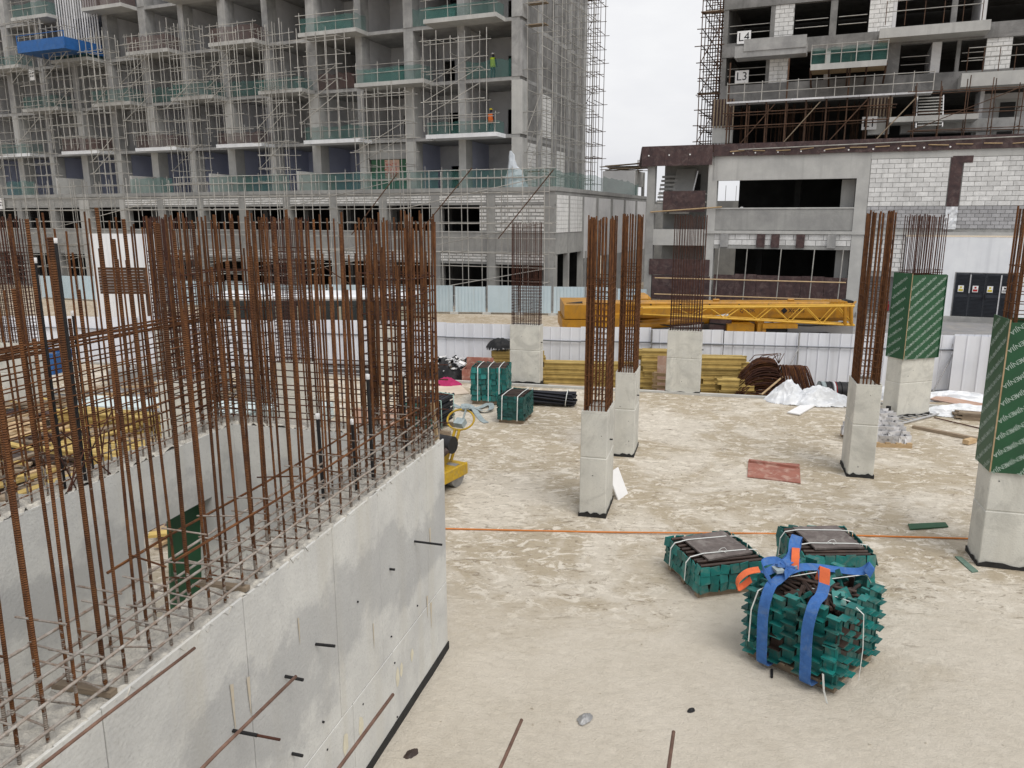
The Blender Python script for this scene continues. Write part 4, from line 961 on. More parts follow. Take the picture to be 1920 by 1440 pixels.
# right tower
TR = 4.0
tz = [9.6, 12.75, 15.95, 19.0]
box(RBd, 'tower_rear_wall', DARKC, -15.6, 9, 13, 13.2, 8.82, 21)
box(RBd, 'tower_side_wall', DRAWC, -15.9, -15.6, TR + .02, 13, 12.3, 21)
def tower_row(segs, z0, z1):
    for (x0, x1, kind) in segs:
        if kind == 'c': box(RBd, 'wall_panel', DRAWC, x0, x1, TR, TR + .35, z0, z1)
        elif kind == 'b':
            box(RBd, 'mortar_backing', MORTAR, x0, x1, TR + .06, TR + .3, z0, z1); blocks(RBd, BLOCKW, x0, x1, z0 + .01, z1, TR + .05, .55, .25, .025)
        elif kind == 'p': box(RBd, 'partition', PAINTG, x0, x1, TR + .02, TR + 4, z0, z1)
for (z0, z1, dz) in ((12.35, 13.42, 0), (15.15, 16.0, .0), (18.05, 19.3, 0)):
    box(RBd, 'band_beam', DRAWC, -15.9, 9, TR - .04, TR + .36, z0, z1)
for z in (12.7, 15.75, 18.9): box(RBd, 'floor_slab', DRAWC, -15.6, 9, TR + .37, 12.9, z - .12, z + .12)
tower_row([(-15.9, -15.6, 'c'), (-13.1, -12.9, 'c'), (-12.9, -11.7, 'b'), (-9.6, -9.3, 'p'), (-6.1, -5.4, 'c'), (-3.7, -3.2, 'p'), (-2.4, -2.2, 'c'), (-.9, .4, 'b'), (2.8, 3.1, 'c')], 13.42, 15.15)
tower_row([(-15.9, -15.6, 'c'), (-13.0, -12.75, 'c'), (-12.75, -11.6, 'b'), (-9.5, -9.1, 'c'), (-7.3, -6.0, 'b'), (-6.0, -5.8, 'p'), (-2.9, -2.6, 'c'), (-1.4, -1.1, 'p'), (2.6, 3.0, 'c')], 16.0, 18.05)
# solid balcony fronts and slabs
rr('balcony', RAWC, 1378, 82, 1512, 104, 2.6, 1.35); rr('balcony_front', RAWC, 1395, 69, 1512, 92, 2.55, .12)
rr('balcony', PALEC, 1650, 45, 1857, 64, 2.4, 1.55); rr('balcony', PALEC, 1803, 132, 1990, 158, 2.4, 1.55)
for (x0, x1, py) in ((1660, 1840, 38), (1812, 1960, 125)):
    for k in range(6):
        a, z = FR.l(x0 + (x1 - x0) * k / 5, py + 6, 2.5); rod(RBd, 'guard_post', RUSTT, (a, 2.45, z - .1), (a, 2.45, z + 1.2), .025, 5)
    a, z = FR.l(x0, py + 4, 2.5); b2, _ = FR.l(x1, py + 4, 2.5)
    for h in (.55, 1.1): rod(RBd, 'guard_rail', SCAF, (a, 2.45, z + h), (b2, 2.45, z + h), .025, 5)
# window guard rails
for (a, b_, z) in ((-15.5, -13.1, 13.6), (-15.5, -13.0, 16.2), (-11.5, -9.6, 16.2), (-9, -7.4, 16.2), (-5.3, -3.8, 13.6), (-2.1, -1, 13.6)):
    for h in (.4, .85): rod(RBd, 'guard_rail', SCAF, (a, TR + .1, z + h), (b_, TR + .1, z + h), .025, 5)
# hung platform with netting
pl = thing('hanging_platform', 'timber edged platform with green net hung on the right tower', 'platform', (RO.x, RO.y, 0), -22.5)
a, b_, z0, z1 = FR.rect(1520, 118, 1662, 128, 1.2)
box(pl, 'deck', TIMBER, a, b_, 1.2, 4.0, z1 - .1, z1 + .05); box(pl, 'edge_board', PALEC, a, b_, 1.14, 1.198, z1 - .28, z1 + .05)
for k in range(5): rod(pl, 'joist', RUSTT, (a + (b_ - a) * k / 4, 1.2, z1 - .18), (a + (b_ - a) * k / 4, 5, z1 - 1.1), .06, 5)
for k in range(6): rod(pl, 'post', SCAF, (a + (b_ - a) * k / 5, 1.22, z1), (a + (b_ - a) * k / 5, 1.22, z1 + 1.15), .03, 5)
for h in (.6, 1.1): rod(pl, 'rail', SCAF, (a, 1.22, z1 + h), (b_, 1.22, z1 + h), .03, 5)
V = []; F = []
for t in range(11): V += [(a + (b_ - a) * t / 10, 1.3 + rnd(-.04, .04), z1 + .06), (a + (b_ - a) * t / 10, 1.3 + rnd(-.04, .04), z1 + .95 + rnd(-.1, .1))]
for t in range(10): F.append((2 * t, 2 * t + 2, 2 * t + 3, 2 * t + 1))
add('safety_net', mesh('safety_net', V, F, NETG), pl)
# lower open storey: columns, working platform, stair, rusty falsework
rr('column_head', PLYB, 1335, 186, 1374, 235, 3.4, .6); rr('column', PALEC, 1335, 236, 1372, 268, 3.4, .6)
rr('column', PALEC, 1628, 219, 1668, 252, 3.4, .6); rr('column_head', PLYB, 1626, 180, 1672, 218, 3.4, .6)
for k in range(7):
    for x in (1338, 1372): pass
    px = 1337 + k * 6; a, z0 = FR.l(px, 240, 3.3); _, z1 = FR.l(px, 186, 3.3); rod(RBd, 'formwork_batten', TIMBERO, (a, 3.32, z0), (a, 3.32, z1), .05, 4)
for k in range(7):
    px = 1630 + k * 6.5; a, z0 = FR.l(px, 220, 3.3); _, z1 = FR.l(px, 182, 3.3); rod(RBd, 'formwork_batten', TIMBERO, (a, 3.32, z0), (a, 3.32, z1), .05, 4)
box(RBd, 'room_wall', PAINTG, -.8, 9, 6, 6.2, 8.96, 12.34); box(RBd, 'room_partition', PAINTG, -.9, -.7, TR, 6, 8.96, 12.34)
box(RBd, 'door_leaf', PALEC, .2, 1.5, 5.93, 5.99, 9.8, 12.0); box(RBd, 'door_glass', DARKC, .45, 1.25, 5.9, 5.925, 9.9, 11.8)
rr('slab_edge', RAWC, 1690, 222, 1990, 245, 3.2, 1.0)
rr('slab_edge', PALEC, 1668, 216, 1835, 226, 1.5, 2.0)
st = thing('site_stair', 'small grey metal stair between the working platforms of the right tower', 'stair', (RO.x, RO.y, 0), -22.5)
for k in range(10):
    a, z = FR.l(1720 + k * .6, 236 - k * 6.2, 1.6); box(st, 'step', PALEC, a, a + 1.25, 1.4 + k * .12, 1.6 + k * .12, z - .03, z + .03)
a0, z0 = FR.l(1717, 240, 1.5); a1, z1 = FR.l(1724, 176, 1.5); a2, _ = FR.l(1757, 240, 1.5)
rod(st, 'stringer', ALUM, (a0, 1.4, z0), (a1, 2.7, z1), .04); rod(st, 'stringer', ALUM, (a0 + 1.35, 1.4, z0), (a1 + 1.35, 2.7, z1), .04)
wp = thing('working_platform', 'long white edged working platform across the right tower', 'platform', (RO.x, RO.y, 0), -22.5)
a0, z0 = FR.l(1362, 193, 1.4); a1, z1 = FR.l(1749, 172, 1.4)
for k in range(6):
    x0, x1 = a0 + (a1 - a0) * k / 6, a0 + (a1 - a0) * (k + 1) / 6
    box(wp, 'deck_board', ALUM, x0 + .01, x1 - .01, 1.4, 2.4, (z0 + z1) / 2 - .05, (z0 + z1) / 2 + .05)
zz = (z0 + z1) / 2
for k in range(12):
    x = a0 + (a1 - a0) * k / 11; rod(wp, 'post', SCAF, (x, 1.45, zz), (x, 1.45, zz + 1.2), .028, 5)
for h in (.55, 1.1): rod(wp, 'rail', SCAF, (a0, 1.45, zz + h), (a1, 1.45, zz + h), .028, 5)
ro = (RO.x, RO.y, 0)
fw = thing('falsework', 'rusty propping under the working platform of the right tower', 'scaffold', ro, -22.5)
for k in range(9):
    x = -15 + 1.15 * k
    for y in (1.6, 2.9): rod(fw, 'standard', RUSTT, (x, y, 8.96), (x, y, zz - .06 if k % 3 else 14.4 if y < 2 else zz - .06), .05, 5)
for z in (9.35, 10.6, 11.4):
    for y in (1.55, 2.95): rod(fw, 'ledger', RUSTT, (-15.3, y, z), (-5.4, y, z + .05), .035, 5)
for k in range(4): rod(fw, 'brace', TIMBERO if k % 2 else RUSTT, (-14.5 + 2.6 * k, 1.5, 9.1), (-12.2 + 2.6 * k, 1.5, zz - .2), .035, 5)
for k in range(60):
    x = -14.8 + rnd(0, 9); y = 5.5 + rnd(0, 3); rod(fw, 'prop', RUSTT, (x, y, 8.82), (x, y, 12.3), .03, 4)
rod(fw, 'base_beam', TIMBER, (-15.3, 1.3, 9.0), (-4.8, 1.3, 9.02), .07, 4)
scaffold('rusty scaffold clinging to the left side of the right tower', ro, -22.5, (-17.2, -16.1), [TR - .2 + 1.2 * t for t in range(8)], [8.96 + 1.0 * t for t in range(13)], m=RUSTT, brace=3, boards=4, r=.035, p_tr=1, p_led=1)
scaffold('light tube guard scaffold on the right tower podium roof near the stair', ro, -22.5, [-4.5 + 1.3 * t for t in range(5)], (.9, 2.0), [8.96, 9.9, 10.9, 12.0], m=RUSTT, brace=1, p_tr=.6)
box(RBd, 'side_screen', DARKC, -15.5, -15.3, 4.6, 12.9, 8.83, 12.3)
# level signs
for (px, py, s, f) in ((1395, 70, 'L4', TR - .1), (1391, 144, 'L3', TR - .1), (1630, 231, 'L1', 3.2)):
    a, z = FR.l(px, py, f)
    sg = thing('level_sign', 'white sign reading %s on the right tower' % s, 'sign', ro, -22.5, 'storey signs')
    box(sg, 'plate', SIGNW, a - .42, a + .42, f - .03, f, z - .38, z + .38); text(sg, 'lettering', s, INK, (a, f - .034, z), .72)
for (px, py, lab) in ((60, 140, 'small white marked sheet high on the left building near the blue platform'), (3, 382, 'small white marked sheet at the left edge of the podium')):
    f = -.15 if py > 300 else 1.4
    a, z = FL.l(px, py, f)
    sg = thing('paper_sign', lab, 'sign', lo, -22.5); box(sg, 'plate', SIGNW, a - .35, a + .35, f - .03, f, z - .45, z + .45)
    for k in range(4): obox(sg, 'mark', INK, (a - .12 + .24 * (k % 2), f - .034, z + .1 - .22 * (k // 2)), (.16, .006, .1), (0, -20, 0))
# ------------------------------------------------------------------ yellow truck crane parked behind the hoarding
CY = 30.0
def CP(px, py, dy=0.): return UD(px, py, CY + dy)
cr_ = thing('truck_crane', 'yellow truck crane with folded boom and lattice jib behind the hoarding', 'crane', (0, 0, 0))
def cbox(name, m, px0, py0, px1, py1, d0, d1):
    a, b_ = CP(px0, py1, d0), CP(px1, py0, d0); return box(cr_, name, m, a.x, b_.x, CY + d0, CY + d1, a.z, b_.z)
def hexbeam(name, m, p, q, hw, hh):
    V, F = sweep([p, q], [(-hw, -hh * .55), (-hw * .55, -hh), (hw * .55, -hh), (hw, -hh * .55), (hw, hh * .85), (hw * .85, hh), (-hw * .85, hh), (-hw, hh * .85)])
    return add(name, mesh(name, V, F, m), cr_)
b0, b1 = CP(1115, 583, .5), CP(1592, 583, .5)
zc = (b0.z + b1.z) / 2
hexbeam('boom', YELLOW, Vector((b0.x, CY + .5, zc)), Vector((b1.x - .5, CY + .5, zc)), .42, .40)
hexbeam('boom_head', YELLOW, Vector((b1.x - .499, CY + .5, zc)), Vector((b1.x, CY + .5, zc - .02)), .36, .36)
for k in range(5): rod(cr_, 'boom_collar', YELLOW, (b1.x - .9 + k * .14, CY + .05, zc + .36), (b1.x - .9 + k * .14, CY + .95, zc + .36), .07, 6)
rod(cr_, 'sheave', BLACK, (b1.x - .1, CY + .2, zc + .28), (b1.x - .1, CY + .8, zc + .28), .18, 12)
# counterweight and slewing superstructure
cbox('counterweight', YELLOW, 1058, 572, 1118, 598, -.9, 1.9); cbox('counterweight_base', YELLOW, 1054, 600, 1150, 622, -.95, 1.95)
for k in range(5): rod(cr_, 'winch_cable', BLACK, CP(1062 + k * 3, 571, -.3 + k * .25), CP(1092, 568, -.3 + k * .25), .07, 6)
cbox('superstructure', YELLOW, 1118, 590, 1196, 625, -.5, 1.6); cbox('slew_housing', PLYB, 1330, 598, 1372, 625, -.2, 1.2)
p, q = CP(1195, 610, -.1), CP(1335, 597, .1); rod(cr_, 'lift_cylinder', YELLOW, p, q, .19, 10); rod(cr_, 'cylinder_rod', STEELG, q, CP(1365, 592, .1), .11, 8)
cab_a, cab_b = CP(1192, 615, 1.75), CP(1222, 553, 1.75)
bevbox('cab', cab_a.x, cab_b.x, CY + 1.7, CY + 2.9, cab_a.z, cab_b.z, .15, YELLOW, cr_); box(cr_, 'cab_window', GLASS, cab_b.x - .3, cab_b.x + .01, CY + 1.69, CY + 1.699, cab_a.z + .6, cab_b.z - .2)
cbox('chassis', BLACK, 1150, 626, 1560, 645, -.3, 1.6)
cbox('engine_cover', YELLOW, 1363, 608, 1415, 624, -.4, 1.3); cbox('outrigger_box', YELLOW, 1430, 608, 1496, 616, -.6, -.1); cbox('toolbox', BLACK, 1436, 617, 1474, 630, -.5, 1.3); cbox('fender', YELLOW, 1428, 610, 1437, 640, -.55, 1.4)
for px in (1180, 1240, 1400, 1460, 1530):
    c = CP(px, 648, -.25)
    for d in (-.25, 1.35):
        wh = rod(cr_, 'wheel', BLACK, (c.x, CY + d, GZ + .55), (c.x, CY + d + .35, GZ + .55), .55, 20)
        inv = wh.matrix_local.inverted(); h = rod(None, 'rim', STEELG, (c.x, CY + d - .01, GZ + .55), (c.x, CY + d + .02, GZ + .55), .3, 14); M = h.matrix_local.copy(); h.parent = wh; h.matrix_local = inv @ M
cbox('deck_plate', ROADG, 1475, 612, 1600, 640, .2, 1.4)
br_ = CP(1424, 626, -.35); box(cr_, 'jib_bracket', YELLOW, br_.x - .14, br_.x + .1, CY - .5, CY - .1, br_.z - .25, zc - .3); obox(cr_, 'bracket_hook', YELLOW, (br_.x - .15, CY - .35, br_.z - .25), (.45, .3, .12), (0, -14, 0))
# lattice jib slung along the near side
def chord(pa, pb, r=.04, m=None): rod(cr_, 'jib_chord', JIBY, pa, pb, r, 6)
T0, T1 = CP(1205, 578, -.55), CP(1602, 574, -.55); B0, B1 = CP(1205, 589, -.55), CP(1602, 610, -.55)
def jp(t, low, back): 
    a, b_ = (B0, B1) if low else (T0, T1); v = a.lerp(b_, t); return v + Vector((0, .35 if back else 0, .02 if back else 0))
for low in (0, 1):
    for back in (0, 1): chord(jp(0, low, back), jp(1, low, back), .042 if not back else .035)
nseg = 11
for i in range(nseg):
    a, b_ = .16 + .84 * i / nseg, .16 + .84 * (i + 1) / nseg
    for back in (0, 1): rod(cr_, 'jib_lacing', JIBY, jp(a, i % 2, back), jp(b_, 1 - i % 2, back), .024 if not back else .018, 5)
    rod(cr_, 'jib_lacing', JIBY, jp(a, 1, 0), jp(b_, 1, 1), .018, 5)
obox(cr_, 'jib_root', YELLOW, tuple((T0 + B0) / 2 + Vector((.45, .17, 0))), (1.4, .4, .26))
for t in (.985, .955): rod(cr_, 'jib_tip', YELLOW, jp(t, 0, 0), jp(t, 1, 0), .07, 6)
rod(cr_, 'jib_tip', YELLOW, jp(.99, 0, 0), CP(1604, 566, .3), .05, 6)
text(cr_, 'boom_lettering', 'XCMG', INK, (CP(1494, 579, .06).x, CY + .072, zc + .06), .22); text(cr_, 'boom_lettering', 'QY50K', PLYB, (CP(1402, 579, .06).x, CY + .072, zc + .06), .2)
obox(cr_, 'boom_emblem', INK, (CP(1471, 579, .06).x, CY + .07, zc + .06), (.18, .006, .18), (0, 45, 0))
for k in range(3): tube(cr_, 'hydraulic_hose', BLACK, [CP(1200 + 130 * k, 604 + 2 * k, -.2), CP(1260 + 130 * k, 611, -.2), CP(1320 + 130 * k, 605, -.2)], .03, 5)
rod(cr_, 'hoist_cable', BLACK, CP(1130, 566, .5), CP(1590, 565, .5), .018, 4)
for k in range(8): rod(cr_, 'boom_bolt', BLACK, (b0.x + 1.0 + k * 1.15, CY + .06, zc + .3), (b0.x + 1.0 + k * 1.15, CY + .09, zc + .3), .035, 6)
for px in (1345, 1486): c = CP(px, 566, .2); rod(cr_, 'boom_lug', YELLOW, (c.x - .12, CY + .4, zc + .44), (c.x + .12, CY + .4, zc + .44), .06, 6)
# ------------------------------------------------------------------ white-roofed bus behind the rebar
bus = thing('bus', 'white roofed beige site bus parked behind the hoarding and rebar', 'bus', (0, 0, 0))
BY = 35.0
x0, x1 = UD(392, 580, BY).x, UD(778, 580, BY).x; zr = UD(700, 553, BY).z; 
bevbox('body', x0, x1, BY, BY + 2.3, GZ + .35, zr - .5, .08, BUSB, bus)
bevbox('roof', x0 + .02, x1 - .1, BY - .03, BY + 2.33, zr - .28, zr, .1, WHITEP, bus)
box(bus, 'glazing_band', GLASS, x0 + .1, x1 - .08, BY + .02, BY + 2.28, zr - .499, zr - .281)
n = 9
for k in range(n):
    a = x0 + .3 + (x1 - x0 - .8) * k / n; box(bus, 'window', GLASS, a, a + (x1 - x0 - .8) / n - .14, BY - .012, BY - .001, zr - 1.15, zr - .52)
box(bus, 'windscreen', GLASS, x1 + .001, x1 + .012, BY + .2, BY + 2.1, zr - 1.3, zr - .55)
for a in (x0 + 1.8, x1 - 1.9):
    for y in (BY - .02, BY + 2.0): rod(bus, 'wheel', BLACK, (a, y, GZ + .42), (a, y + .3, GZ + .42), .42, 16)
# ------------------------------------------------------------------ tall white screen and brown boards on the far left
ws = thing('screen_wall', 'tall plain white screen in front of the left building', 'wall', (0, 0, 0))
a, b_ = UD(167, 438, 44), UD(296, 438, 43); 
for k in range(4):
    p, q = a.lerp(b_, k / 4), a.lerp(b_, (k + 1) / 4); d = q - p
    add('panel', unit_cube(WHITEP), ws, Matrix.Translation((p.x, p.y, GZ)) @ Matrix.Rotation(math.atan2(d.y, d.x), 4, 'Z') @ Matrix.Diagonal((math.hypot(d.x, d.y) - .01, .1, a.z - GZ, 1)))
bb = thing('board_stack', 'brown ribbed boards standing in front of the tall white screen', 'boards', (0, 0, 0))
a, b_ = UD(186, 502, 39), UD(272, 498, 38.6); z0 = UD(186, 552, 39).z
for k in range(9): obox(bb, 'board', PLYB if False else RUSTT, ((a.x + b_.x) / 2, 38.8, z0 + .05 + (a.z - z0) * k / 9 + .06), (b_.x - a.x, .12, (a.z - z0) / 9 - .02), (0, 0, -5))
for x in (a.x + .2, b_.x - .2): box(bb, 'post', RUSTT, x - .06, x + .06, 38.88, 38.99, GZ, a.z)
sm = thing('sand_bank', 'pale sandy bank between the hoarding and the white screen', 'sand', (0, 0, 0)); heap(sm, 'mound', DIRT, (-16, 37, GZ), 9, 5, .55, 30, 1., 3, .1)
# ------------------------------------------------------------------ green steel bundles
def plate_mesh(m):
    k = ('plate', m.name)
    if k not in CACHE:
        V = []; F = []
        def bx(x0, x1, y0, y1, z0, z1):
            b = len(V); V.extend([(x, y, z) for z in (z0, z1) for y in (y0, y1) for x in (x0, x1)])
            F.extend([tuple(b + i for i in f) for f in ((0, 2, 3, 1), (4, 5, 7, 6), (0, 1, 5, 4), (2, 6, 7, 3), (0, 4, 6, 2), (1, 3, 7, 5))])
        bx(-.066, .066, -.006, .006, -.067, .067); CACHE[k] = mesh('plate_shape', V, F, m)
    return CACHE[k]
def fork_mesh(m):
    k = ('fork', m.name)
    if k not in CACHE:
        V = []; F = []
        def bx(x0, x1, y0, y1, z0, z1):
            b = len(V); V.extend([(x, y, z) for z in (z0, z1) for y in (y0, y1) for x in (x0, x1)])
            F.extend([tuple(b + i for i in f) for f in ((0, 2, 3, 1), (4, 5, 7, 6), (0, 1, 5, 4), (2, 6, 7, 3), (0, 4, 6, 2), (1, 3, 7, 5))])
        bx(-.07, .07, -.004, .004, -.08, .08); bx(-.07, .07, -.085, -.004, .072, .08); bx(-.07, .07, -.085, -.004, -.08, -.072); bx(-.02, .02, .004, .12, -.02, .02)
        CACHE[k] = mesh('fork_shape', V, F, m)
    return CACHE[k]
def faces(wx, dy):   # (origin, along, outward angle)
    return [((0, 0), (1, 0), 0, wx), ((wx, 0), (0, 1), 90, dy), ((0, dy), (0, -1), -90, dy), ((wx, dy), (-1, 0), 180, wx)]
def plate_bundle(label, corner, rz, wx, dy, h, rows, top=True, dark=False, straps=2, zb=.11):
    t = thing('prop_plate_bundle', label, 'steel bundle', (corner[0], corner[1], 0), rz, 'green steel bundles on the slab')
    m = GREEND if dark else GREENS
    # pallet: two runners and deck boards
    for y in (0.06, dy / 2 - .05, dy - .16): box(t, 'pallet_runner', TIMBERO, .02, wx - .02, y, y + .1, .0, zb - .025)
    for k in range(6): box(t, 'pallet_board', TIMBERO, .0 + k * (wx - .12) / 5, .12 + k * (wx - .12) / 5, .02, dy - .02, zb - .024, zb)
    box(t, 'inner_fill', PIPER, .07, wx - .07, .07, dy - .07, zb + .001, h - .05)
    rh = (h - zb) / rows
    for (o, al, ang, L_) in faces(wx, dy):
        n = max(3, round(L_ / .135))
        for r in range(rows):
            for i in range(n):
                u = (i + .5) / n * L_ + rnd(-.015, .015)
                M = Matrix.Translation((o[0] + al[0] * u, o[1] + al[1] * u, zb + rh * (r + .5) + rnd(-.012, .012))) @ Matrix.Rotation(R(ang + rnd(-12, 12)), 4, 'Z') @ Matrix.Rotation(R(rnd(-18, 4)), 4, 'X') @ Matrix.Rotation(R(rnd(-12, 12)), 4, 'Y') @ Matrix.Diagonal((1, 1, rh / .13, 1))
                add('plate', plate_mesh(m), t, M)
    for k in range(9):
        y = .08 + (dy - .16) * k / 8; rod(t, 'prop_tube', PIPER, (.05, y + rnd(-.02, .02), h - .03 + rnd(0, .02)), (wx - .05, y + rnd(-.02, .02), h - .03 + rnd(0, .02)), .024, 7)
    if top:
        obox(t, 'top_board', WORNPLY, (wx * .52, dy * .52, h + .035), (wx * .68, dy * .72, .025), (rnd(-1, 1), rnd(-2, 2), rnd(-4, 4)))
        for k in range(straps):
            y = dy * (.28 + .45 * k)
            ribbon(t, 'strap', STRAPW, [(-.07, y, zb + .05), (-.06, y, h * .9), (.0, y, h + .03), (wx * .2, y + .01, h + .055), (wx * .8, y - .01, h + .055), (wx, y, h + .03), (wx + .06, y, h * .9), (wx + .07, y, zb + .05)], (0, .02, 0), .002)
        tube(t, 'strap_tail', STRAPW, [(wx * .5 + .06 * math.cos(a), dy * .3 + .06 * math.sin(a), h + .06 + .02 * math.sin(2 * a)) for a in [i * .7 for i in range(8)]], .004, 4)
    else:
        for k in range(straps):
            x = wx * (.2 + .6 * k / max(1, straps - 1))
            ribbon(t, 'strap', STRAPW, [(x, -.09, zb), (x + .01, -.085, h * .9), (x, -.03, h + .02), (x, dy * .5, h + .03), (x, dy + .04, h + .01), (x, dy + .09, zb)], (.022, 0, 0), .002)
    return t
plate_bundle('low bundle of green plates under a brown board, left of the front three', (2.49, 9.42), 14, 1.0, 1.05, .47, 3)
plate_bundle('tall bundle of green plates under a brown board, behind the blue slings', (3.80, 9.3), 0, .95, 1.0, .70, 4)
plate_bundle('large green plate bundle farthest back beside the pale ground board', (-1.12, 20.5), -8, .98, .9, 1.02, 6, top=False, straps=3)
plate_bundle('small dark green bundle with two white straps beside the black pipes', (-.36, 18.5), -16, .66, .95, .70, 8, top=False, dark=True)
# the near bundle of fork heads with blue slings
fb = thing('fork_head_bundle', 'near bundle of green fork heads slung with blue webbing', 'steel bundle', (3.42, 7.30, 0), 43, 'green steel bundles on the slab')
WX, DY, HB, ZB = 1.08, 1.08, .93, .12
for x in (.08, .5, .92): box(fb, 'pallet_runner', TIMBERO, x, x + .1, .03, DY - .03, 0, ZB - .03)
for k in range(6): box(fb, 'pallet_board', TIMBERO, .03, WX - .03, k * (DY - .12) / 5, .12 + k * (DY - .12) / 5, ZB - .029, ZB)
box(fb, 'inner_fill', PIPER, .14, WX - .14, .14, DY - .14, ZB, HB - .16)
for (o, al, ang, L_) in faces(WX, DY):
    n = 7; rows = 5
    for i in range(n):
        off = (i % 2) * .07
        for r in range(rows + 1):
            z = ZB + .08 + r * .158 + off + rnd(-.012, .012)
            if z > HB + .02: continue
            u = (i + .5) / n * L_ + rnd(-.012, .012); dep = rnd(-.008, .012) + .03
            oa = R(ang); inx, iny = -math.sin(oa), math.cos(oa)
            M = Matrix.Translation((o[0] + al[0] * u + inx * dep, o[1] + al[1] * u + iny * dep, z)) @ Matrix.Rotation(R(ang + rnd(-5, 5)), 4, 'Z') @ Matrix.Rotation(R(rnd(-3, 5)), 4, 'X') @ Matrix.Rotation(R(rnd(-3, 3)), 4, 'Y')
            add('fork_head', fork_mesh(GREENS if rnd(0, 1) < .93 else PIPER), fb, M)
for k in range(26):
    if k % 2: p, q = (rnd(.05, .3), rnd(.1, DY - .1)), (rnd(WX - .35, WX - .05), rnd(.1, DY - .1))
    else: p, q = (rnd(.1, WX - .1), rnd(.05, .3)), (rnd(.1, WX - .1), rnd(DY - .35, DY - .05))
    rod(fb, 'prop_tube', PIPER, (*p, HB - .15 + .005 * k), (*q, HB - .12 + .005 * k), .021, 7)
for k in range(10):
    add('fork_head', fork_mesh(GREENS if k % 5 else PIPER), fb, Matrix.Translation((rnd(.1, WX - .1), rnd(.1, DY - .1), HB - .02 + rnd(0, .06))) @ Euler((rnd(-1, 1), rnd(-1, 1), rnd(0, 6))).to_matrix().to_4x4())
# white straps on the right-hand face and the left corner
for (pts, wv) in [([(WX * .3, -.12, .12), (WX * .3, -.13, .5), (WX * .28, -.11, .9), (WX * .3, .05, HB + .05), (WX * .35, .5, HB + .02)], (.014, 0, 0)), ([(WX + .12, .15, .3), (WX + .12, .15, .8), (WX, .2, HB + .06), (WX * .6, .4, HB + .08)], (0, .014, 0)), ([(-.12, .95, .3), (-.13, .94, .7), (-.08, .9, HB), (.2, .8, HB + .09), (.8, .5, HB + .1)], (0, .014, 0)), ([(-.14, .0, .0), (-.13, .05, .12), (-.12, .08, .3)], (0, .02, 0))]:
    ribbon(fb, 'strap', STRAPW, pts, wv, .002)
sl = thing('lifting_sling', 'blue webbing sling with orange ends knotted over the near green bundle', 'sling', (3.42, 7.30, 0), 43)
def smooth(pts, n=6):
    out = []; P_ = [Vector(p) for p in pts]
    for i in range(len(P_) - 1):
        a, b_, c, d = P_[max(i - 1, 0)], P_[i], P_[i + 1], P_[min(i + 2, len(P_) - 1)]
        for k in range(n):
            t = k / n; out.append(.5 * ((2 * b_) + (c - a) * t + (2 * a - 5 * b_ + 4 * c - d) * t * t + (3 * b_ - a - 3 * c + d) * t ** 3))
    out.append(P_[-1]); return out
for (y, top_) in ((.78, [(.1, .78, HB + .1), (.35, .75, HB + .18)]), (.27, [(.1, .27, HB + .12), (.22, .3, HB + .2), (.3, .36, HB + .3)])):
    ribbon(sl, 'webbing', STRAPB, smooth([(.03, y - .02, .08), (-.10, y, .1), (-.135, y, .35), (-.14, y + .01, .7), (-.11, y, HB - .02), (-.02, y, HB + .09)] + top_), (0, .125, 0), .004)
ribbon(sl, 'webbing_end', STRAPO, smooth([(.22, .3, HB + .2), (.28, .33, HB + .29), (.33, .36, HB + .33), (.37, .4, HB + .24), (.38, .42, HB + .14)]), (0, .115, 0), .004)
ribbon(sl, 'webbing', STRAPB, smooth([(.3, .75, HB + .16), (.5, .72, HB + .15), (.72, .62, HB + .12), (.95, .35, HB + .09), (1.04, .22, HB + .11), (1.06, .14, HB + .2), (1.0, .16, HB + .1)]), (.03, .08, .05), .004)
ribbon(sl, 'webbing', STRAPB, smooth([(.12, .95, HB + .12), (.3, .85, HB + .2), (.5, .82, HB + .24), (.7, .9, HB + .33), (.86, .95, HB + .36), (.92, .98, HB + .26), (.8, .95, HB + .16), (.5, .9, HB + .14)]), (-.05, .11, .02), .004)
ribbon(sl, 'webbing', STRAPB, smooth([(.0, .8, HB + .12), (.1, .95, HB + .18), (.22, 1.02, HB + .2), (.34, .92, HB + .22), (.3, .78, HB + .2), (.16, .72, HB + .17)]), (.06, .05, .06), .004)
ribbon(sl, 'webbing_end', STRAPO, smooth([(.42, .74, HB + .15), (.5, .78, HB + .27), (.62, .84, HB + .31), (.7, .88, HB + .24), (.66, .84, HB + .13)]), (-.05, .07, .0), .004)
ribbon(sl, 'webbing_end', STRAPO, smooth([(.1, 1.0, HB + .16), (-.02, 1.08, HB + .14), (-.12, 1.13, HB + .06), (-.14, 1.12, HB - .03), (-.06, 1.1, HB - .02), (.0, 1.04, HB + .06)]), (.07, .07, .02), .004)
for k in range(5): obox(sl, 'knot_fold', STRAPB if k % 3 else STRAPG, (.22 + k * .07, .82 + rnd(-.05, .05), HB + .17 + rnd(-.02, .03)), (.16, .09, .035), (rnd(-25, 25), rnd(-25, 25), rnd(-60, 60)))
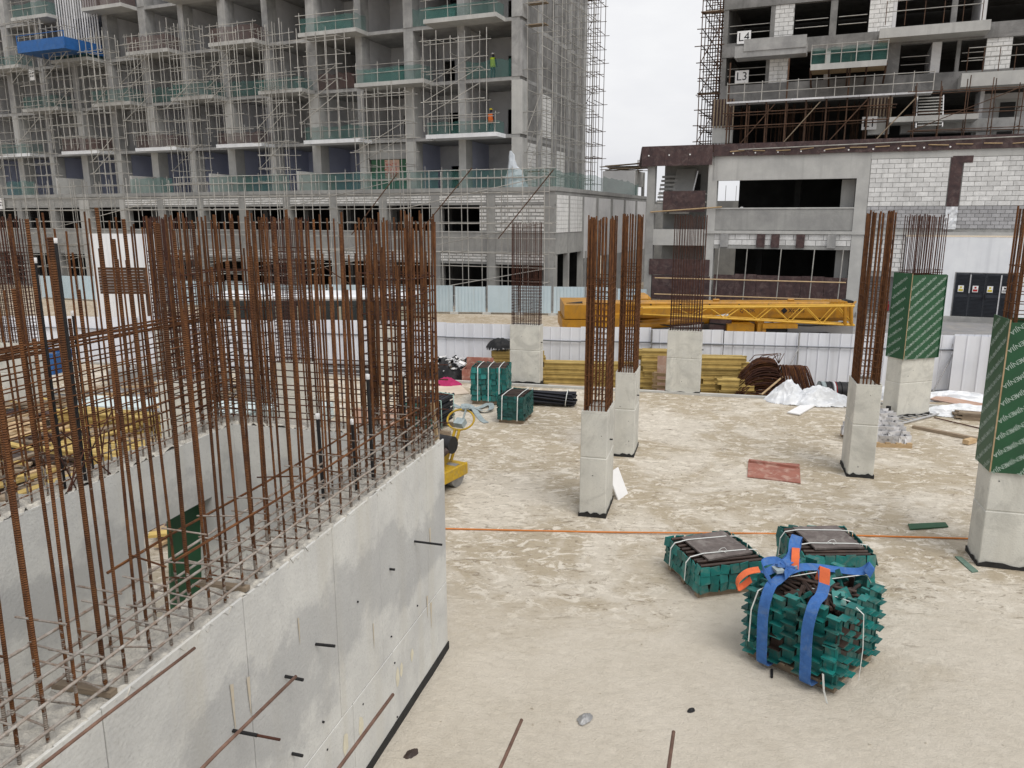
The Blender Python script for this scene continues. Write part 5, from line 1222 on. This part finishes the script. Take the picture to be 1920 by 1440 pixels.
# bundle of tubes beside the core corner
tb = thing('tube_bundle', 'bundle of dark steel tubes with green ends beside the core corner', 'steel bundle', (-2.55, 17.6, 0), -20, 'green steel bundles on the slab')
for r in range(8):
    for k in range(7):
        rod(tb, 'tube', PIPED, (.06 + k * .105 + (r % 2) * .04, .03 + rnd(-.02, .02), .15 + r * .085), (.06 + k * .105 + (r % 2) * .04, 1.2 + rnd(-.03, .03), .15 + r * .085), .036, 8)
    for k in range(6): add('end_plate', plate_mesh(GREENS), tb, Matrix.Translation((.08 + k * .13, -.01 + rnd(-.015, .015), .15 + r * .085)) @ Euler((rnd(-.2, .2), rnd(-.2, .2), rnd(-.2, .2))).to_matrix().to_4x4() @ Matrix.Diagonal((.8, 1, .5, 1)))
for y in (.15, .9): box(tb, 'bearer', TIMBERO, -.1, 1.1, y, y + .09, 0, .1)
for y in (.25, .95): tube(tb, 'strap', STRAPT, [(-.0, y, .12), (.0, y, .8), (.4, y, .84), (.85, y, .8), (.86, y, .12)], .012, 5)
# bundle of black pipes lying loose
pb_ = thing('pipe_bundle', 'twisted bundle of black pipes with white ties behind the small green bundle', 'pipes', (.35, 20.45, 0), -10)
for k in range(44):
    r_ = .2 * math.sqrt(rnd(0, 1)); a = rnd(0, 6.28); b2_ = a + rnd(.5, .9)
    z0, z1 = .23 + r_ * math.sin(a), .23 + r_ * math.sin(b2_)
    rod(pb_, 'pipe', PIPED, (rnd(-.08, .06), r_ * math.cos(a) * 1.15, max(.025, z0)), (1.38 + rnd(-.08, .06), r_ * math.cos(b2_) * 1.15, max(.025, z1)), .025, 7)
for x in (.18, 1.15): tube(pb_, 'tie', STRAPW, [(x + .03 * math.sin(a), .25 * math.cos(a), .235 + .225 * math.sin(a)) for a in [i * math.pi / 8 for i in range(16)]], .013, 5, True)
# grey webbing strap looped on the ground
gs = thing('webbing_strap', 'pale grey blue strap looped on the sand by the roller handle', 'strap', (0, 0, 0))
def gp(px, py, z=.02): 
    p = U(px, py, 0); return (p.x, p.y, z)
pth = smooth([gp(846, 758), gp(862, 765), gp(880, 768, .03), gp(900, 767, .05), gp(918, 761, .07), gp(921, 771, .07), gp(905, 774, .06), (gp(888, 768, .055)), gp(872, 772, .05), gp(870, 763, .06), gp(885, 768, .075), gp(895, 778, .03), gp(903, 788, .02), gp(912, 794, .02)], 5)
wv = []
for i in range(len(pth)):
    t = (pth[min(i + 1, len(pth) - 1)] - pth[max(i - 1, 0)]); t.z = 0; t.normalize(); wv.append(Vector((-t.y, t.x, .25 if 20 < i < 50 else .05)) * .14)
ribbon(gs, 'webbing', STRAPG, pth, wv, .004)
# loose flat boards on the slab
def sheet(name, label, cat, m, pix, th=.018, z=.012):
    t = thing(name, label, cat, (0, 0, 0)); pts = [(U(x, y, 0).x, U(x, y, 0).y) for x, y in pix]
    prism(t, 'board', m, pts[::-1], z, z + th); return t
sheet('plywood_sheet', 'pale plywood sheet lying on the sand left of the big green bundle', 'plywood', PALEPLY, [(812, 726), (857, 717), (880, 739), (825, 744)])
rb_ = sheet('plywood_sheet', 'dusty red plywood sheet lying on the open sand', 'plywood', REDPLY, [(1403, 866), (1499, 872), (1501, 908), (1401, 896)])
p, q = U(1404, 864, .05), U(1498, 876, .05); obox(rb_, 'batten', REDPLY, tuple((p + q) / 2), ((q - p).length, .09, .06), (0, 0, math.degrees(math.atan2(q.y - p.y, q.x - p.x))))
sheet('ply_offcut', 'printed green ply strip on the sand near the shuttered column', 'plywood', PLYG, [(1702, 985), (1772, 982), (1778, 990), (1706, 995)])
sheet('ply_offcut', 'small pale green offcut at the foot of the large shuttered column', 'plywood', mat('pale_green_ply', (.16, .24, .19), (.10, .16, .13), 12, .8), [(1790, 1046), (1802, 1047), (1834, 1074), (1822, 1076)])
sheet('cardboard_scrap', 'white scrap of board sticking out under the crumpled plastic', 'board', SIGNW, [(1476, 776), (1500, 763), (1530, 762), (1499, 780)], .03, .02)
wb = thing('notice_board', 'white board leaning against the foot of the slender column', 'board', tuple(U(1158, 930, 0))[:2] + (0,), 58)
obox(wb, 'board', SIGNW, (0, 0, .24), (.42, .02, .52), (-24, 0, 0))
# orange hose line across the slab
hs_ = thing('orange_hose', 'thin orange hose stretched across the sandy slab', 'hose', (0, 0, 0))
tube(hs_, 'hose', ORANGE, smooth([gp(800, 992, .015), gp(960, 996, .018), gp(1120, 999, .015), gp(1260, 1001, .02), gp(1440, 1002, .015), gp(1640, 1007, .018), gp(1830, 1012, .015), gp(1990, 1018, .015)], 8), .014, 6)
# ------------------------------------------------------------------ walk-behind roller
ro_ = thing('roller_compactor', 'yellow walk-behind roller half hidden by the core wall corner', 'roller', (-1.5, 13.72, 0), -30)
for y in (-.38, .38):
    dr_ = rod(ro_, 'drum', STEELG, (-.33, y, .22), (.33, y, .22), .22, 24)
for x in (-.40, .36):
    bevbox('side_frame', x, x + .045, -.62, .62, .2, .44, .02, YELM, ro_)
    box(ro_, 'frame_leg', YELM, x + .005, x + .04, -.62, -.52, .08, .199)
box(ro_, 'front_plate', YELM, -.354, .359, -.62, -.575, .26, .42); box(ro_, 'rear_plate', YELM, -.354, .359, .575, .62, .26, .42); box(ro_, 'floor_plate', YELM, -.354, .359, -.57, .57, .40, .425)
bevbox('engine', -.25, .2, -.3, .15, .43, .75, .05, YELM, ro_); rod(ro_, 'flywheel', BLACK, (-.36, -.1, .55), (-.26, -.1, .55), .17, 16); rod(ro_, 'pulley', STEELG, (.2, -.1, .52), (.28, -.1, .52), .1, 12)
rod(ro_, 'fuel_tank', BLACK, (-.32, .28, .84), (.3, .28, .84), .165, 16); rod(ro_, 'tank_cap', BLACK, (-.15, .28, .98), (-.15, .28, 1.05), .06, 10); box(ro_, 'tank_bracket', YELM, -.1, .1, .2, .4, .426, .7)
rod(ro_, 'dip_rod', ALUM, (.08, .1, .7), (.08, .1, 1.0), .015); rod(ro_, 'exhaust', PIPER, (.22, .0, .7), (.3, .1, .8), .06, 8)
hp, hq = Vector((.05, .5, .45)), Vector((.1, .72, 1.02))
for x in (-.05, .05): rod(ro_, 'handle_arm', YELM, hp + Vector((x, 0, 0)), hq + Vector((x, 0, 0)), .03, 6)
loop = [hq + Vector((.30 * math.sin(a), .24 * -math.cos(a) * .55 + .12, .2 * -math.cos(a) * .85 + .16)) for a in [i * 2 * math.pi / 20 for i in range(20)]]
tube(ro_, 'handle_loop', YELM, loop, .02, 6, True)
obox(ro_, 'control_box', STRAPG, tuple(hq + Vector((0, .1, .1))), (.2, .16, .12), (30, 0, 0)); rod(ro_, 'lever', STRAPG, hq + Vector((.05, .12, .16)), hq + Vector((.08, .2, .38)), .02); rod(ro_, 'lever_knob', STRAPG, hq + Vector((.0, .2, .36)), hq + Vector((.16, .2, .4)), .03, 6)
# ------------------------------------------------------------------ timber, steel and rubbish along the hoarding
def ibeam(L_):
    pr = [(-.04, -.1), (.04, -.1), (.04, -.06), (.014, -.055), (.014, .055), (.04, .06), (.04, .1), (-.04, .1), (-.04, .06), (-.014, .055), (-.014, -.055), (-.04, -.06)]
    return sweep([(0, 0, 0), (L_, 0, 0)], pr)
IB = mesh('beam_shape', *ibeam(1.), YELT)
def beam_stack(label, loc, rz, L_, nrow, ncol, base=YZ, jit=.15, m=None):
    t = thing('formwork_beam_stack', label, 'timber stack', (loc[0], loc[1], base), rz, 'yellow formwork beams along the hoarding')
    for b_ in (.2, .8): box(t, 'bearer', TIMBERO, L_ * b_ - .05, L_ * b_ + .05, 0, ncol * .1, 0, .1)
    for r in range(nrow):
        for c in range(ncol):
            M = Matrix.Translation((rnd(-jit, jit), .05 + c * .1, .2 + r * .205 * .82)) @ Matrix.Rotation(R(rnd(-1.5, 1.5)), 4, 'Z') @ Matrix.Diagonal((L_ + rnd(-.2, .2), 1, .8, 1))
            add('beam', IB, t, M)
    return t
def plank_stack(label, loc, rz, L_, nrow, ncol, base=YZ, m=TIMBER, w_=.18, th=.05, jit=.1, cat='timber stack', name='plank_stack'):
    t = thing(name, label, cat, (loc[0], loc[1], base), rz)
    for r in range(nrow):
        for c in range(ncol): obox(t, 'plank', m, (L_ / 2 + rnd(-jit, jit), c * (w_ + .01), th / 2 + r * (th + .004)), (L_ + rnd(-jit, jit), w_, th), (0, 0, rnd(-2, 2)))
    return t
def at(px, Y): return (UD(px, 700, Y).x, Y)
beam_stack('yellow beams stacked behind the far column by the pale blue fence', at(925, 24.4), -6, 1.5, 7, 5)
beam_stack('yellow beams stacked low, between the two far columns', at(1015, 24.3), -8, 2.9, 5, 5)
plank_stack('pale planks lying before the low yellow beams between far columns', at(1030, 22.85), -14, 2.7, 8, 4, jit=.45)
beam_stack('yellow beams left of the column before the crane boom', at(1200, 23.6), -8, 1.2, 8, 5)
beam_stack('tall yellow beam stack right of the column before the crane boom', at(1312, 23.3), -6, 1.3, 7, 6, base=YZ)
beam_stack('short yellow beam stack against the rusty bar heap', at(1352, 22.4), -6, 1.0, 4, 5, base=YZ)
pt = thing('timber_pallet', 'pale timber pallet standing on edge beside the crane-side column', 'pallet', (*at(1228, 22.7), YZ), -10)
for k in range(5): obox(pt, 'slat', TIMBER, (.3, 0, .12 + k * .19), (.75, .03, .1), (12, 2, 0))
for x in (.0, .6): obox(pt, 'rail', TIMBER, (x, .06, .5), (.08, .08, .95), (12, 2, 0))
sp = thing('plywood_sheet', 'pink plywood sheet upright beside the crane-side column', 'plywood', (*at(1236, 23.2), YZ), -5); obox(sp, 'board', PINKPLY, (.12, 0, .68), (.36, .02, 1.35), (-8, 0, 0))
# rust-brown bent bar heap
hp_ = thing('rebar_heap', 'heap of rusty bent rebar against the white hoarding', 'rebar', (*at(1452, 22.55), YZ), -8)
for k in range(210):
    lay = (k / 210) ** .8; half = 1.0 - .45 * lay; cx = -.35 + rnd(-.25, .25) * (1 - lay); cz = .06 + 1.32 * lay
    y0 = rnd(-.42, .3) * (1 - .4 * lay)
    pts = [(cx - half - rnd(-.1, .12), y0 - .1, max(.02, cz - .38 - rnd(0, .1))), (cx - half * .55, y0 + rnd(-.05, .05), cz - .1), (cx, y0 + rnd(-.05, .05), cz + .02), (cx + half * .6, y0 + rnd(-.06, .06), cz - .03), (cx + half * .8, y0 + rnd(-.1, .1), max(.02, cz - .3))]
    tube(hp_, 'bent_bar', REBARD if k % 3 else REBAR, smooth(pts, 2), .014, 5)
for k in range(70):
    x = .25 + .75 * k / 70 + rnd(-.03, .03); f = (x - .25) / .75
    tube(hp_, 'bent_bar', REBARD if k % 2 else REBAR, smooth([(x + .1 + .28 * f, -.5 + rnd(-.06, .06), 0.02), (x + .12 * f, -.3 + rnd(-.08, .08), .6), (x - .05, -.1 + rnd(-.05, .05), 1.1 + rnd(-.05, .05)), (x - .1, .2, 1.15), (x - .12, .4, .8)], 2), .014, 5)
for k in range(4): tube(hp_, 'bent_bar', REBAR, [(-.75 + .2 * k, 0, 1.3), (-.6 + .2 * k, .02, 1.45 + rnd(0, .05)), (-.05 + .1 * k, .05, 1.5 + rnd(0, .05)), (.1, 0, 1.25)], .014, 5)
# drum, plastic, bottles
dm = thing('steel_drum', 'black drum lying on its side by the white hoarding', 'drum', (*at(1538, 23.0), YZ), -6)
rod(dm, 'barrel', BLACK, (0, 0, .30), (.9, 0, .30), .30, 24)
for x in (.0, .3, .6, .88): rod(dm, 'hoop', BLACK, (x, 0, .30), (x + .02, 0, .30), .312, 24)
rod(dm, 'label_band', PLAST, (.36, 0, .30), (.44, 0, .30), .305, 24); rod(dm, 'label_band', SIGNR, (.441, 0, .30), (.47, 0, .30), .306, 24); rod(dm, 'paint_patch', STRAPG, (-.005, 0, .30), (.16, 0, .30), .303, 24)
for k, (x, y, z) in enumerate(((-.5, -.3, 0), (1.2, -.2, 0))): pass
def plastic(label, px, py, rx, ry, h, z=0., seed=1, sharp=1.1):
    p = U(px, py, z); t = thing('plastic_sheet', label, 'plastic', (p.x, p.y, z), -12); heap(t, 'crumpled_sheet', PLAST, (0, 0, .003), rx, ry, h, 26, sharp, seed, .55); return t
plastic('white plastic heap nearest the rusty bar heap', 1478, 752, .72, .5, .5, 0, 5)
plastic('crumpled white plastic draped behind the flat white scrap', 1532, 757, .95, .45, .42, 0, 9)
plastic('white plastic cover behind the bare column with thick bars', 1668, 746, 1.0, .5, .35, 0, 11)
plastic('long white plastic strip along the slab edge at right', 1810, 778, 1.3, .35, .25, 0, 13)
plastic('white plastic roll below the bent prop frame', 1790, 752, 1.6, .3, .25, 0, 15)
rod(thing('timber_pole', 'pale pole leaning on the plastic by the rusty heap', 'pole', (0, 0, 0)), 'pole', TIMBER, tuple(U(1428, 740, 0)), tuple(UD(1467, 707, 22.3)), .03, 6)
# pallet of bright scaffold brackets
bk = thing('bracket_pallet', 'pallet heaped with bright grey metal brackets behind the bare column', 'pallet', tuple(U(1600, 838, 0))[:2] + (0,), -6)
for y in (0, .45, .85): box(bk, 'pallet_runner', TIMBER, 0, 1.25, y, y + .1, 0, .09)
for k in range(6): box(bk, 'pallet_board', TIMBER, k * .228, k * .228 + .11, 0, .95, .091, .115)
for r in range(6):
    n = 9 - r
    for i in range(n):
        for j in range(5 - r // 2):
            x = .06 + r * .06 + (1.12 - r * .12) * i / max(1, n - 1); y = .08 + r * .05 + j * .19
            M = Matrix.Translation((x + rnd(-.02, .02), y + rnd(-.03, .03), .17 + r * .092)) @ Euler((rnd(-.15, .15), rnd(-.15, .15), rnd(-.4, .4))).to_matrix().to_4x4()
            k_ = ('bracket',)
            if k_ not in CACHE:
                V, F = sweep([(-.055, 0, -.035), (.055, 0, -.035), (.055, 0, .035), (-.055, 0, .035)], [(-.012, -.07), (.012, -.07), (.012, .07), (-.012, .07)], True); CACHE[k_] = mesh('bracket_shape', V, F, ALUM)
            add('bracket', CACHE[k_], bk, M)
# ladder, plank lines and odd timbers on the right
ld = thing('ladder', 'grey metal ladder lying flat behind the green shuttered column', 'ladder', (0, 0, 0))
p0, p1 = U(1668, 800, .04), U(1775, 772, .04); d = (p1 - p0).normalized(); nn = Vector((-d.y, d.x, 0)) * .4
for o_ in (Vector((0, 0, 0)), nn): rod(ld, 'rail', STEELG, p0 + o_, p1 + o_, .03, 6)
for k in range(12): c = p0.lerp(p1, (k + .5) / 12); rod(ld, 'rung', STEELG, c, c + nn, .02, 6)
lp = thing('long_plank', 'long dark plank lying across the sand at right', 'plank', (0, 0, 0))
p0, p1 = U(1712, 800, .04), U(1846, 826, .04); obox(lp, 'plank', TIMBERO, tuple((p0 + p1) / 2), ((p1 - p0).length, .12, .07), (0, 0, math.degrees(math.atan2(p1.y - p0.y, p1.x - p0.x))))
lp = thing('thin_bar', 'thin steel bar lying beyond the long dark plank', 'bar', (0, 0, 0)); rod(lp, 'bar', REBARD, U(1752, 783, .02), U(1850, 806, .02), .015, 6)
bl = thing('timber_block', 'small pale timber block beside the long dark plank', 'block', (0, 0, 0)); obox(bl, 'block', TIMBER, tuple(U(1818, 827, .06)), (.32, .14, .1), (0, 0, 30))
plank_stack('short pile of dark planks by the slab edge at the far right', tuple(U(1795, 786, 0))[:2], -20, 1.6, 4, 3, base=0., m=TIMBERO, w_=.12, th=.04)
pk = thing('long_plank', 'pinkish board on the plastic strip at the slab edge', 'plank', (0, 0, 0)); p0, p1 = U(1752, 745, .12), U(1852, 764, .12); obox(pk, 'board', PINKPLY, tuple((p0 + p1) / 2), ((p1 - p0).length, .45, .03), (6, 0, math.degrees(math.atan2(p1.y - p0.y, p1.x - p0.x))))
pk = thing('pipe_stub', 'black pipe stub beside the green shuttered column', 'pipe', tuple(U(1664, 783, 0))[:2] + (0,)); rod(pk, 'pipe', BLACK, (0, 0, 0), (0, 0, .3), .06, 12)
# clutter left of the far columns
bx_ = thing('timber_crate', 'reddish plywood crate behind the big green bundle', 'crate', (*at(866, 23.4), YZ), -10)
for (a, b_, c, d_) in ((0, 1.1, 0, .03), (0, 1.1, .77, .8), (0, .03, .031, .769), (1.07, 1.1, .031, .769)): box(bx_, 'side', REDPLY, a, b_, c, d_, 0, .9)
box(bx_, 'lid', REDPLY, .1, .95, .25, .28, .6, 1.25)
cl = thing('cloth_pile', 'magenta cloth dumped beside the plywood crate', 'cloth', (*at(838, 22.9), YZ), 0); heap(cl, 'cloth', MAGENTA, (0, 0, .3), .65, .35, .42, 18, 1, 21, .4); box(cl, 'support_box', BLACK, -.5, .5, -.2, .25, 0, .34)
sc_ = thing('scrap_pile', 'dark heap of scrap cable and foil against the hoarding', 'scrap', (*at(832, 24.3), YZ), 0); heap(sc_, 'heap', BLACK, (0, 0, .3), .8, .5, .75, 16, .7, 31, .3); box(sc_, 'bin', BLACK, -.5, .5, -.35, .35, 0, .6)
for k in range(120): obox(sc_, 'scrap', random.choice([BLACK, STEELG, SIGNW, BLACK, TIMBERO]), (rnd(-.75, .75), rnd(-.35, .3), .7 + rnd(0, .42)), (rnd(.06, .26), rnd(.04, .12), .03), (rnd(-40, 40), rnd(-40, 40), rnd(0, 180)))
bag = thing('cable_bag', 'dark bag of cables lying on top of the yellow beams', 'bag', (*at(938, 24.6), YZ + 1.42), 0); heap(bag, 'bag', BLACK, (0, 0, -.1), .45, .28, .36, 16, .5, 41, .25)
# galvanised tubes and frames behind the core, seen through the rebar
def tube_stack(label, loc, rz, L_, nrow, ncol, m, base=0., r=.045, rails=True):
    t = thing('tube_stack', label, 'tube stack', (loc[0], loc[1], base), rz)
    for b_ in (.15, .85): box(t, 'bearer', TIMBERO, L_ * b_ - .05, L_ * b_ + .05, -.1, ncol * r * 2.1, 0, .1)
    for q in range(nrow):
        for c in range(ncol): rod(t, 'tube', m, (rnd(-.15, .15), c * r * 2.1 + (q % 2) * r, .1 + r + q * r * 1.8), (L_ + rnd(-.15, .15), c * r * 2.1 + (q % 2) * r + rnd(-.04, .04), .1 + r + q * r * 1.8), r, 6)
    return t
tube_stack('grey galvanised tubes stacked before the hoarding, right of the dense cage', at(585, 25.0), -8, 3.0, 9, 5, STEELG, YZ)
tube_stack('bright galvanised tubes stacked just left of the scrap heap', at(735, 24.6), -10, 1.5, 9, 5, ALUM, YZ)
beam_stack('yellow beams lying behind the lift core end wall', (-3.9, 13.6), -12, 2.0, 3, 7, base=0.)
plank_stack('pile of pale planks with pink sheets behind the core end wall', (-3.4, 15.6), -5, 1.6, 6, 4, base=0., m=PINKPLY)
sp = thing('plywood_sheet', 'pink plywood sheet standing behind the core end wall', 'plywood', (-3.1, 16.6, 0), -6); obox(sp, 'board', PINKPLY, (.2, 0, .42), (1.3, .02, .85), (-14, 0, 0))
beam_stack('yellow beams in the yard left of the core, upper pile', (-10.6, 17.3), -16, 2.6, 3, 6, base=0.)
beam_stack('yellow beams in the yard left of the core, lower front pile', (-9.2, 14.4), -20, 2.6, 3, 9, base=0.)
plank_stack('scattered old planks left of the core, nearest the camera', (-10.6, 13.2), -12, 2.8, 4, 9, base=0., m=TIMBERO, jit=.4)
plank_stack('pale planks in front of the yellow piles left of the core', (-8.4, 16.0), 15, 2.0, 4, 7, base=0., m=TIMBER, jit=.4)
plank_stack('pale boards at the far left under the rebar', (-13.2, 16.4), -5, 2.2, 7, 6, base=0., m=TIMBER, jit=.3)
tube_stack('dark prop tubes lying in the yard left of the core', (-7.4, 13.1), -12, 2.0, 4, 8, PIPER, 0.)
for i, (x, y, rz, w_, d_, lab) in enumerate([(-8.3, 18.3, -10, 1.9, 1.1, 'white insulation boards left of the core, right pile'), (-11.3, 18.9, -10, 2.2, 1.1, 'white insulation boards left of the core, left pile'), (-6.2, 18.4, -10, 1.5, 1.0, 'pale insulation boards near the core corner')]):
    t = thing('insulation_boards', lab, 'boards', (x, y, 0), rz)
    for k in range(7): obox(t, 'board', mat('foam_board', (.62, .70, .70), (.52, .6, .6), 3, .8) if 'foam_board' not in MATS else MATS['foam_board'], (w_ / 2 + rnd(-.03, .03), d_ / 2 + rnd(-.03, .03), .03 + k * .055), (w_, d_, .05), (0, 0, rnd(-3, 3)))
def jumble(name, label, cat, m_list, x0, x1, y0, y1, n, h, L0=1.0, L1=2.2, w_=.16, th=.045):
    t = thing(name, label, cat, ((x0 + x1) / 2, (y0 + y1) / 2, 0), -12)
    for k in range(n):
        u, v = rnd(-.5, .5), rnd(-.5, .5); z = th / 2 + h * (k / n) * max(.1, 1 - abs(u) - abs(v) * .4)
        obox(t, 'plank', random.choice(m_list), (u * (x1 - x0), v * (y1 - y0), z), (rnd(L0, L1), rnd(.6, 1.2) * w_, th), (rnd(-3, 3), rnd(-4, 4), random.choice([0, 8, -10, 80, 30]) + rnd(-8, 8)))
    return t
jumble('plank_pile', 'jumbled yellow and grey planks in the yard just left of the core', 'timber pile', [YELT, TIMBER, TIMBERO, TIMBERO, PIPER], -11.6, -7.4, 13.2, 16.6, 150, .6)
jumble('plank_pile', 'jumbled planks and boards further back left of the core', 'timber pile', [YELT, TIMBERO, TIMBER, PLYB, TIMBERO], -14.5, -8.5, 16.2, 19.8, 150, .5)
jumble('scrap_timber', 'loose scrap timber behind the core end wall', 'timber pile', [TIMBERO, TIMBER, PLYB, YELT, STEELG], -5.6, -2.6, 11.2, 14.8, 70, .4, .6, 1.5)
jumble('scrap_timber', 'scrap boards and steel before the hoarding at far left', 'timber pile', [TIMBERO, STEELG, STEELG, TIMBER, PIPER], -12.5, -6.5, 18.4, 22.6, 90, .6, .8, 2.0)
for i in range(4):
    t = thing('concrete_block', ['grey concrete kentledge block in the yard, nearest the core', 'grey concrete kentledge block standing behind the first', 'pinkish kentledge block at the far left', 'grey kentledge block by the blue skip'][i], 'block', [(-7.5, 20.6, 0), (-9.3, 21.0, 0), (-12.2, 15.0, 0), (-11.6, 21.6, 0)][i], -12)
    bevbox('body', 0, 1.1, 0, .8, 0, .75, .04, [PODC, PODC, PINKPLY, PODC][i], t); tube(t, 'lifting_eye', REBARD, [(.45, .4, .73), (.45, .4, .85), (.65, .4, .85), (.65, .4, .73)], .015, 5)
sk = thing('skip', 'blue steel skip in the yard at far left', 'skip', (-15.9, 24.6, 0), -10); sk.scale = (.62, .62, .62)
V = [(-.1, 0, 1.15), (1.9, 0, 1.15), (1.9, 1.4, 1.15), (-.1, 1.4, 1.15), (.25, .1, 0), (1.6, .1, 0), (1.6, 1.3, 0), (.25, 1.3, 0), (0, .08, 1.15), (1.8, .08, 1.15), (1.8, 1.32, 1.15), (0, 1.32, 1.15), (.3, .16, .1), (1.55, .16, .1), (1.55, 1.24, .1), (.3, 1.24, .1)]
F = [(0, 4, 5, 1), (1, 5, 6, 2), (2, 6, 7, 3), (3, 7, 4, 0), (4, 7, 6, 5), (0, 1, 9, 8), (1, 2, 10, 9), (2, 3, 11, 10), (3, 0, 8, 11), (8, 9, 13, 12), (9, 10, 14, 13), (10, 11, 15, 14), (11, 8, 12, 15), (12, 13, 14, 15)]
add('body', mesh('body', V, F, BLUEST), sk); 
for y in (-.04, 1.4): box(sk, 'rim', BLUEST, -.12, 1.92, y, y + .04, 1.08, 1.18)
box(sk, 'contents', TIMBERO, .3, 1.5, .3, 1.1, .11, 1.0)
fr = thing('frame_pile', 'tangle of grey scaffold frames before the hoarding at left', 'scaffold frames', (-11.0, 24.9, 0), -8)
for k in range(7):
    x = k * .55; h = 1.0 + rnd(-.1, .15); y = rnd(-.2, .2)
    tube(fr, 'frame', STEELG, [(x, y, 0.02), (x + rnd(-.1, .3), y + .1, h), (x + 1.0, y + .1, h + rnd(-.1, .1)), (x + 1.2, y, .02)], .024, 6)
    rod(fr, 'frame_brace', STEELG, (x, y + .05, .3), (x + 1.1, y + .08, h * .8), .02, 5)
# ------------------------------------------------------------------ small litter on the slab
for i, (px, py, s, m, lab) in enumerate([(1447, 1265, .09, BLACK, 'short black tube offcut on the sand below the near bundle'), (1097, 1348, .11, STEELG, 'crumpled grey scrap on the sand near the bottom edge'), (1296, 1334, .05, BLACK, 'tiny dark scrap on the sand near the bottom edge'), (770, 1415, .1, PIPER, 'dark clod on the sand beside the core wall foot')]):
    t = thing('litter', lab, 'litter', tuple(U(px, py, 0))[:2] + (0,), rnd(0, 90))
    if i == 0: rod(t, 'offcut', m, (-.06, -.05, .016), (.06, .05, .016), .015, 8)
    else: heap(t, 'scrap', m, (0, 0, .002), s, s * .6, .04 if i < 3 else .03, 8, 1, i, .5)
pts = []
peb = []
for k in range(300):
    Y = rnd(5.5, 22); X = rnd(-.5, 11) if Y > 9 else rnd(-1.1, 7); s = rnd(.005, .014)
    peb.append((X, X + s * rnd(1, 1.8), Y, Y + s, -.01, s * .5 + .006))
joined(None, 'gravel_bits', SAND, peb, 'stuff')['label'] = 'small stones and crumbs scattered over the sandy slab'
# ------------------------------------------------------------------ workers, small and far away
def person(label, loc, rz, vest, pose=0):
    t = thing('person', label, 'person', loc, rz)
    V = [(0, 0, .93), (0, 0, 1.15), (0, .01, 1.38), (0, .01, 1.5), (0, -.02, 1.58), (0, -.03, 1.68), (.1, 0, .88), (.11, -.03, .48), (.11, .02, .08), (.11, -.13, .03), (-.1, 0, .88), (-.12, -.02, .48), (-.12, .03, .08), (-.12, -.12, .03), (.19, .01, 1.42), (.25, .02, 1.15), (.23, -.14, .95), (.22, -.2, .88), (-.19, .01, 1.42), (-.25, .03, 1.15), (-.22, -.13, .96), (-.21, -.19, .89)]
    Ed = [(0, 1), (1, 2), (2, 3), (3, 4), (4, 5), (0, 6), (6, 7), (7, 8), (8, 9), (0, 10), (10, 11), (11, 12), (12, 13), (2, 14), (14, 15), (15, 16), (16, 17), (2, 18), (18, 19), (19, 20), (20, 21)]
    rad = [.14, .14, .15, .06, .08, .10, .09, .065, .05, .045, .09, .065, .05, .045, .06, .05, .04, .035, .06, .05, .04, .035]
    me = bpy.data.meshes.new('body'); me.from_pydata(V, Ed, []); me.materials.append(DKCL)
    o = add('body', me, t); sk_ = o.modifiers.new('skin', 'SKIN'); o.modifiers.new('sub', 'SUBSURF').levels = 1; o.modifiers['sub'].render_levels = 2
    for i, d in enumerate(me.skin_vertices[0].data): d.radius = (rad[i], rad[i] * .8); d.use_root = i == 0
    tube(t, 'vest', vest, [(0, 0, .86), (0, 0, 1.0), (0, 0, 1.2), (0, .01, 1.38), (0, .01, 1.47)], .19, 12)
    V = []; F = []
    for j in range(5):
        a = j * math.pi / 8
        for i in range(12): b_ = i * math.pi / 6; V.append((.125 * math.cos(a) * math.cos(b_), -.03 + .145 * math.cos(a) * math.sin(b_), 1.70 + .12 * math.sin(a)))
    for j in range(4):
        for i in range(12): F.append((j * 12 + i, j * 12 + (i + 1) % 12, j * 12 + 12 + (i + 1) % 12, j * 12 + 12 + i))
    F.append(tuple(range(48, 60))); F.append(tuple(range(11, -1, -1))); add('helmet', mesh('helmet', V, F, SIGNW if vest is HIVIS else SIGNY, True), t)
    rod(t, 'face', SKIN, (0, -.12, 1.58), (0, -.02, 1.66), .075, 8)
def wl(fr_, s, y): q = fr_.o + fr_.dx * s + fr_.dy * y; return (q.x, q.y)
s, z = FR.l(1391, 388, .9); person('worker in lime vest and white helmet behind the right building parapet', (*wl(FR, s, .9), 3.86), -30, HIVIS)
s, z = FL.l(922, 118, 4.0); person('worker in lime vest on an upper floor near the left tower corner', (*wl(FL, s, 4.2), 14.03), 150, HIVIS)
s, z = FL.l(918, 230, 3.6); person('worker in orange on the white edged corner balcony floor', (*wl(FL, s, 3.8), 10.43), 150, HIVISO)
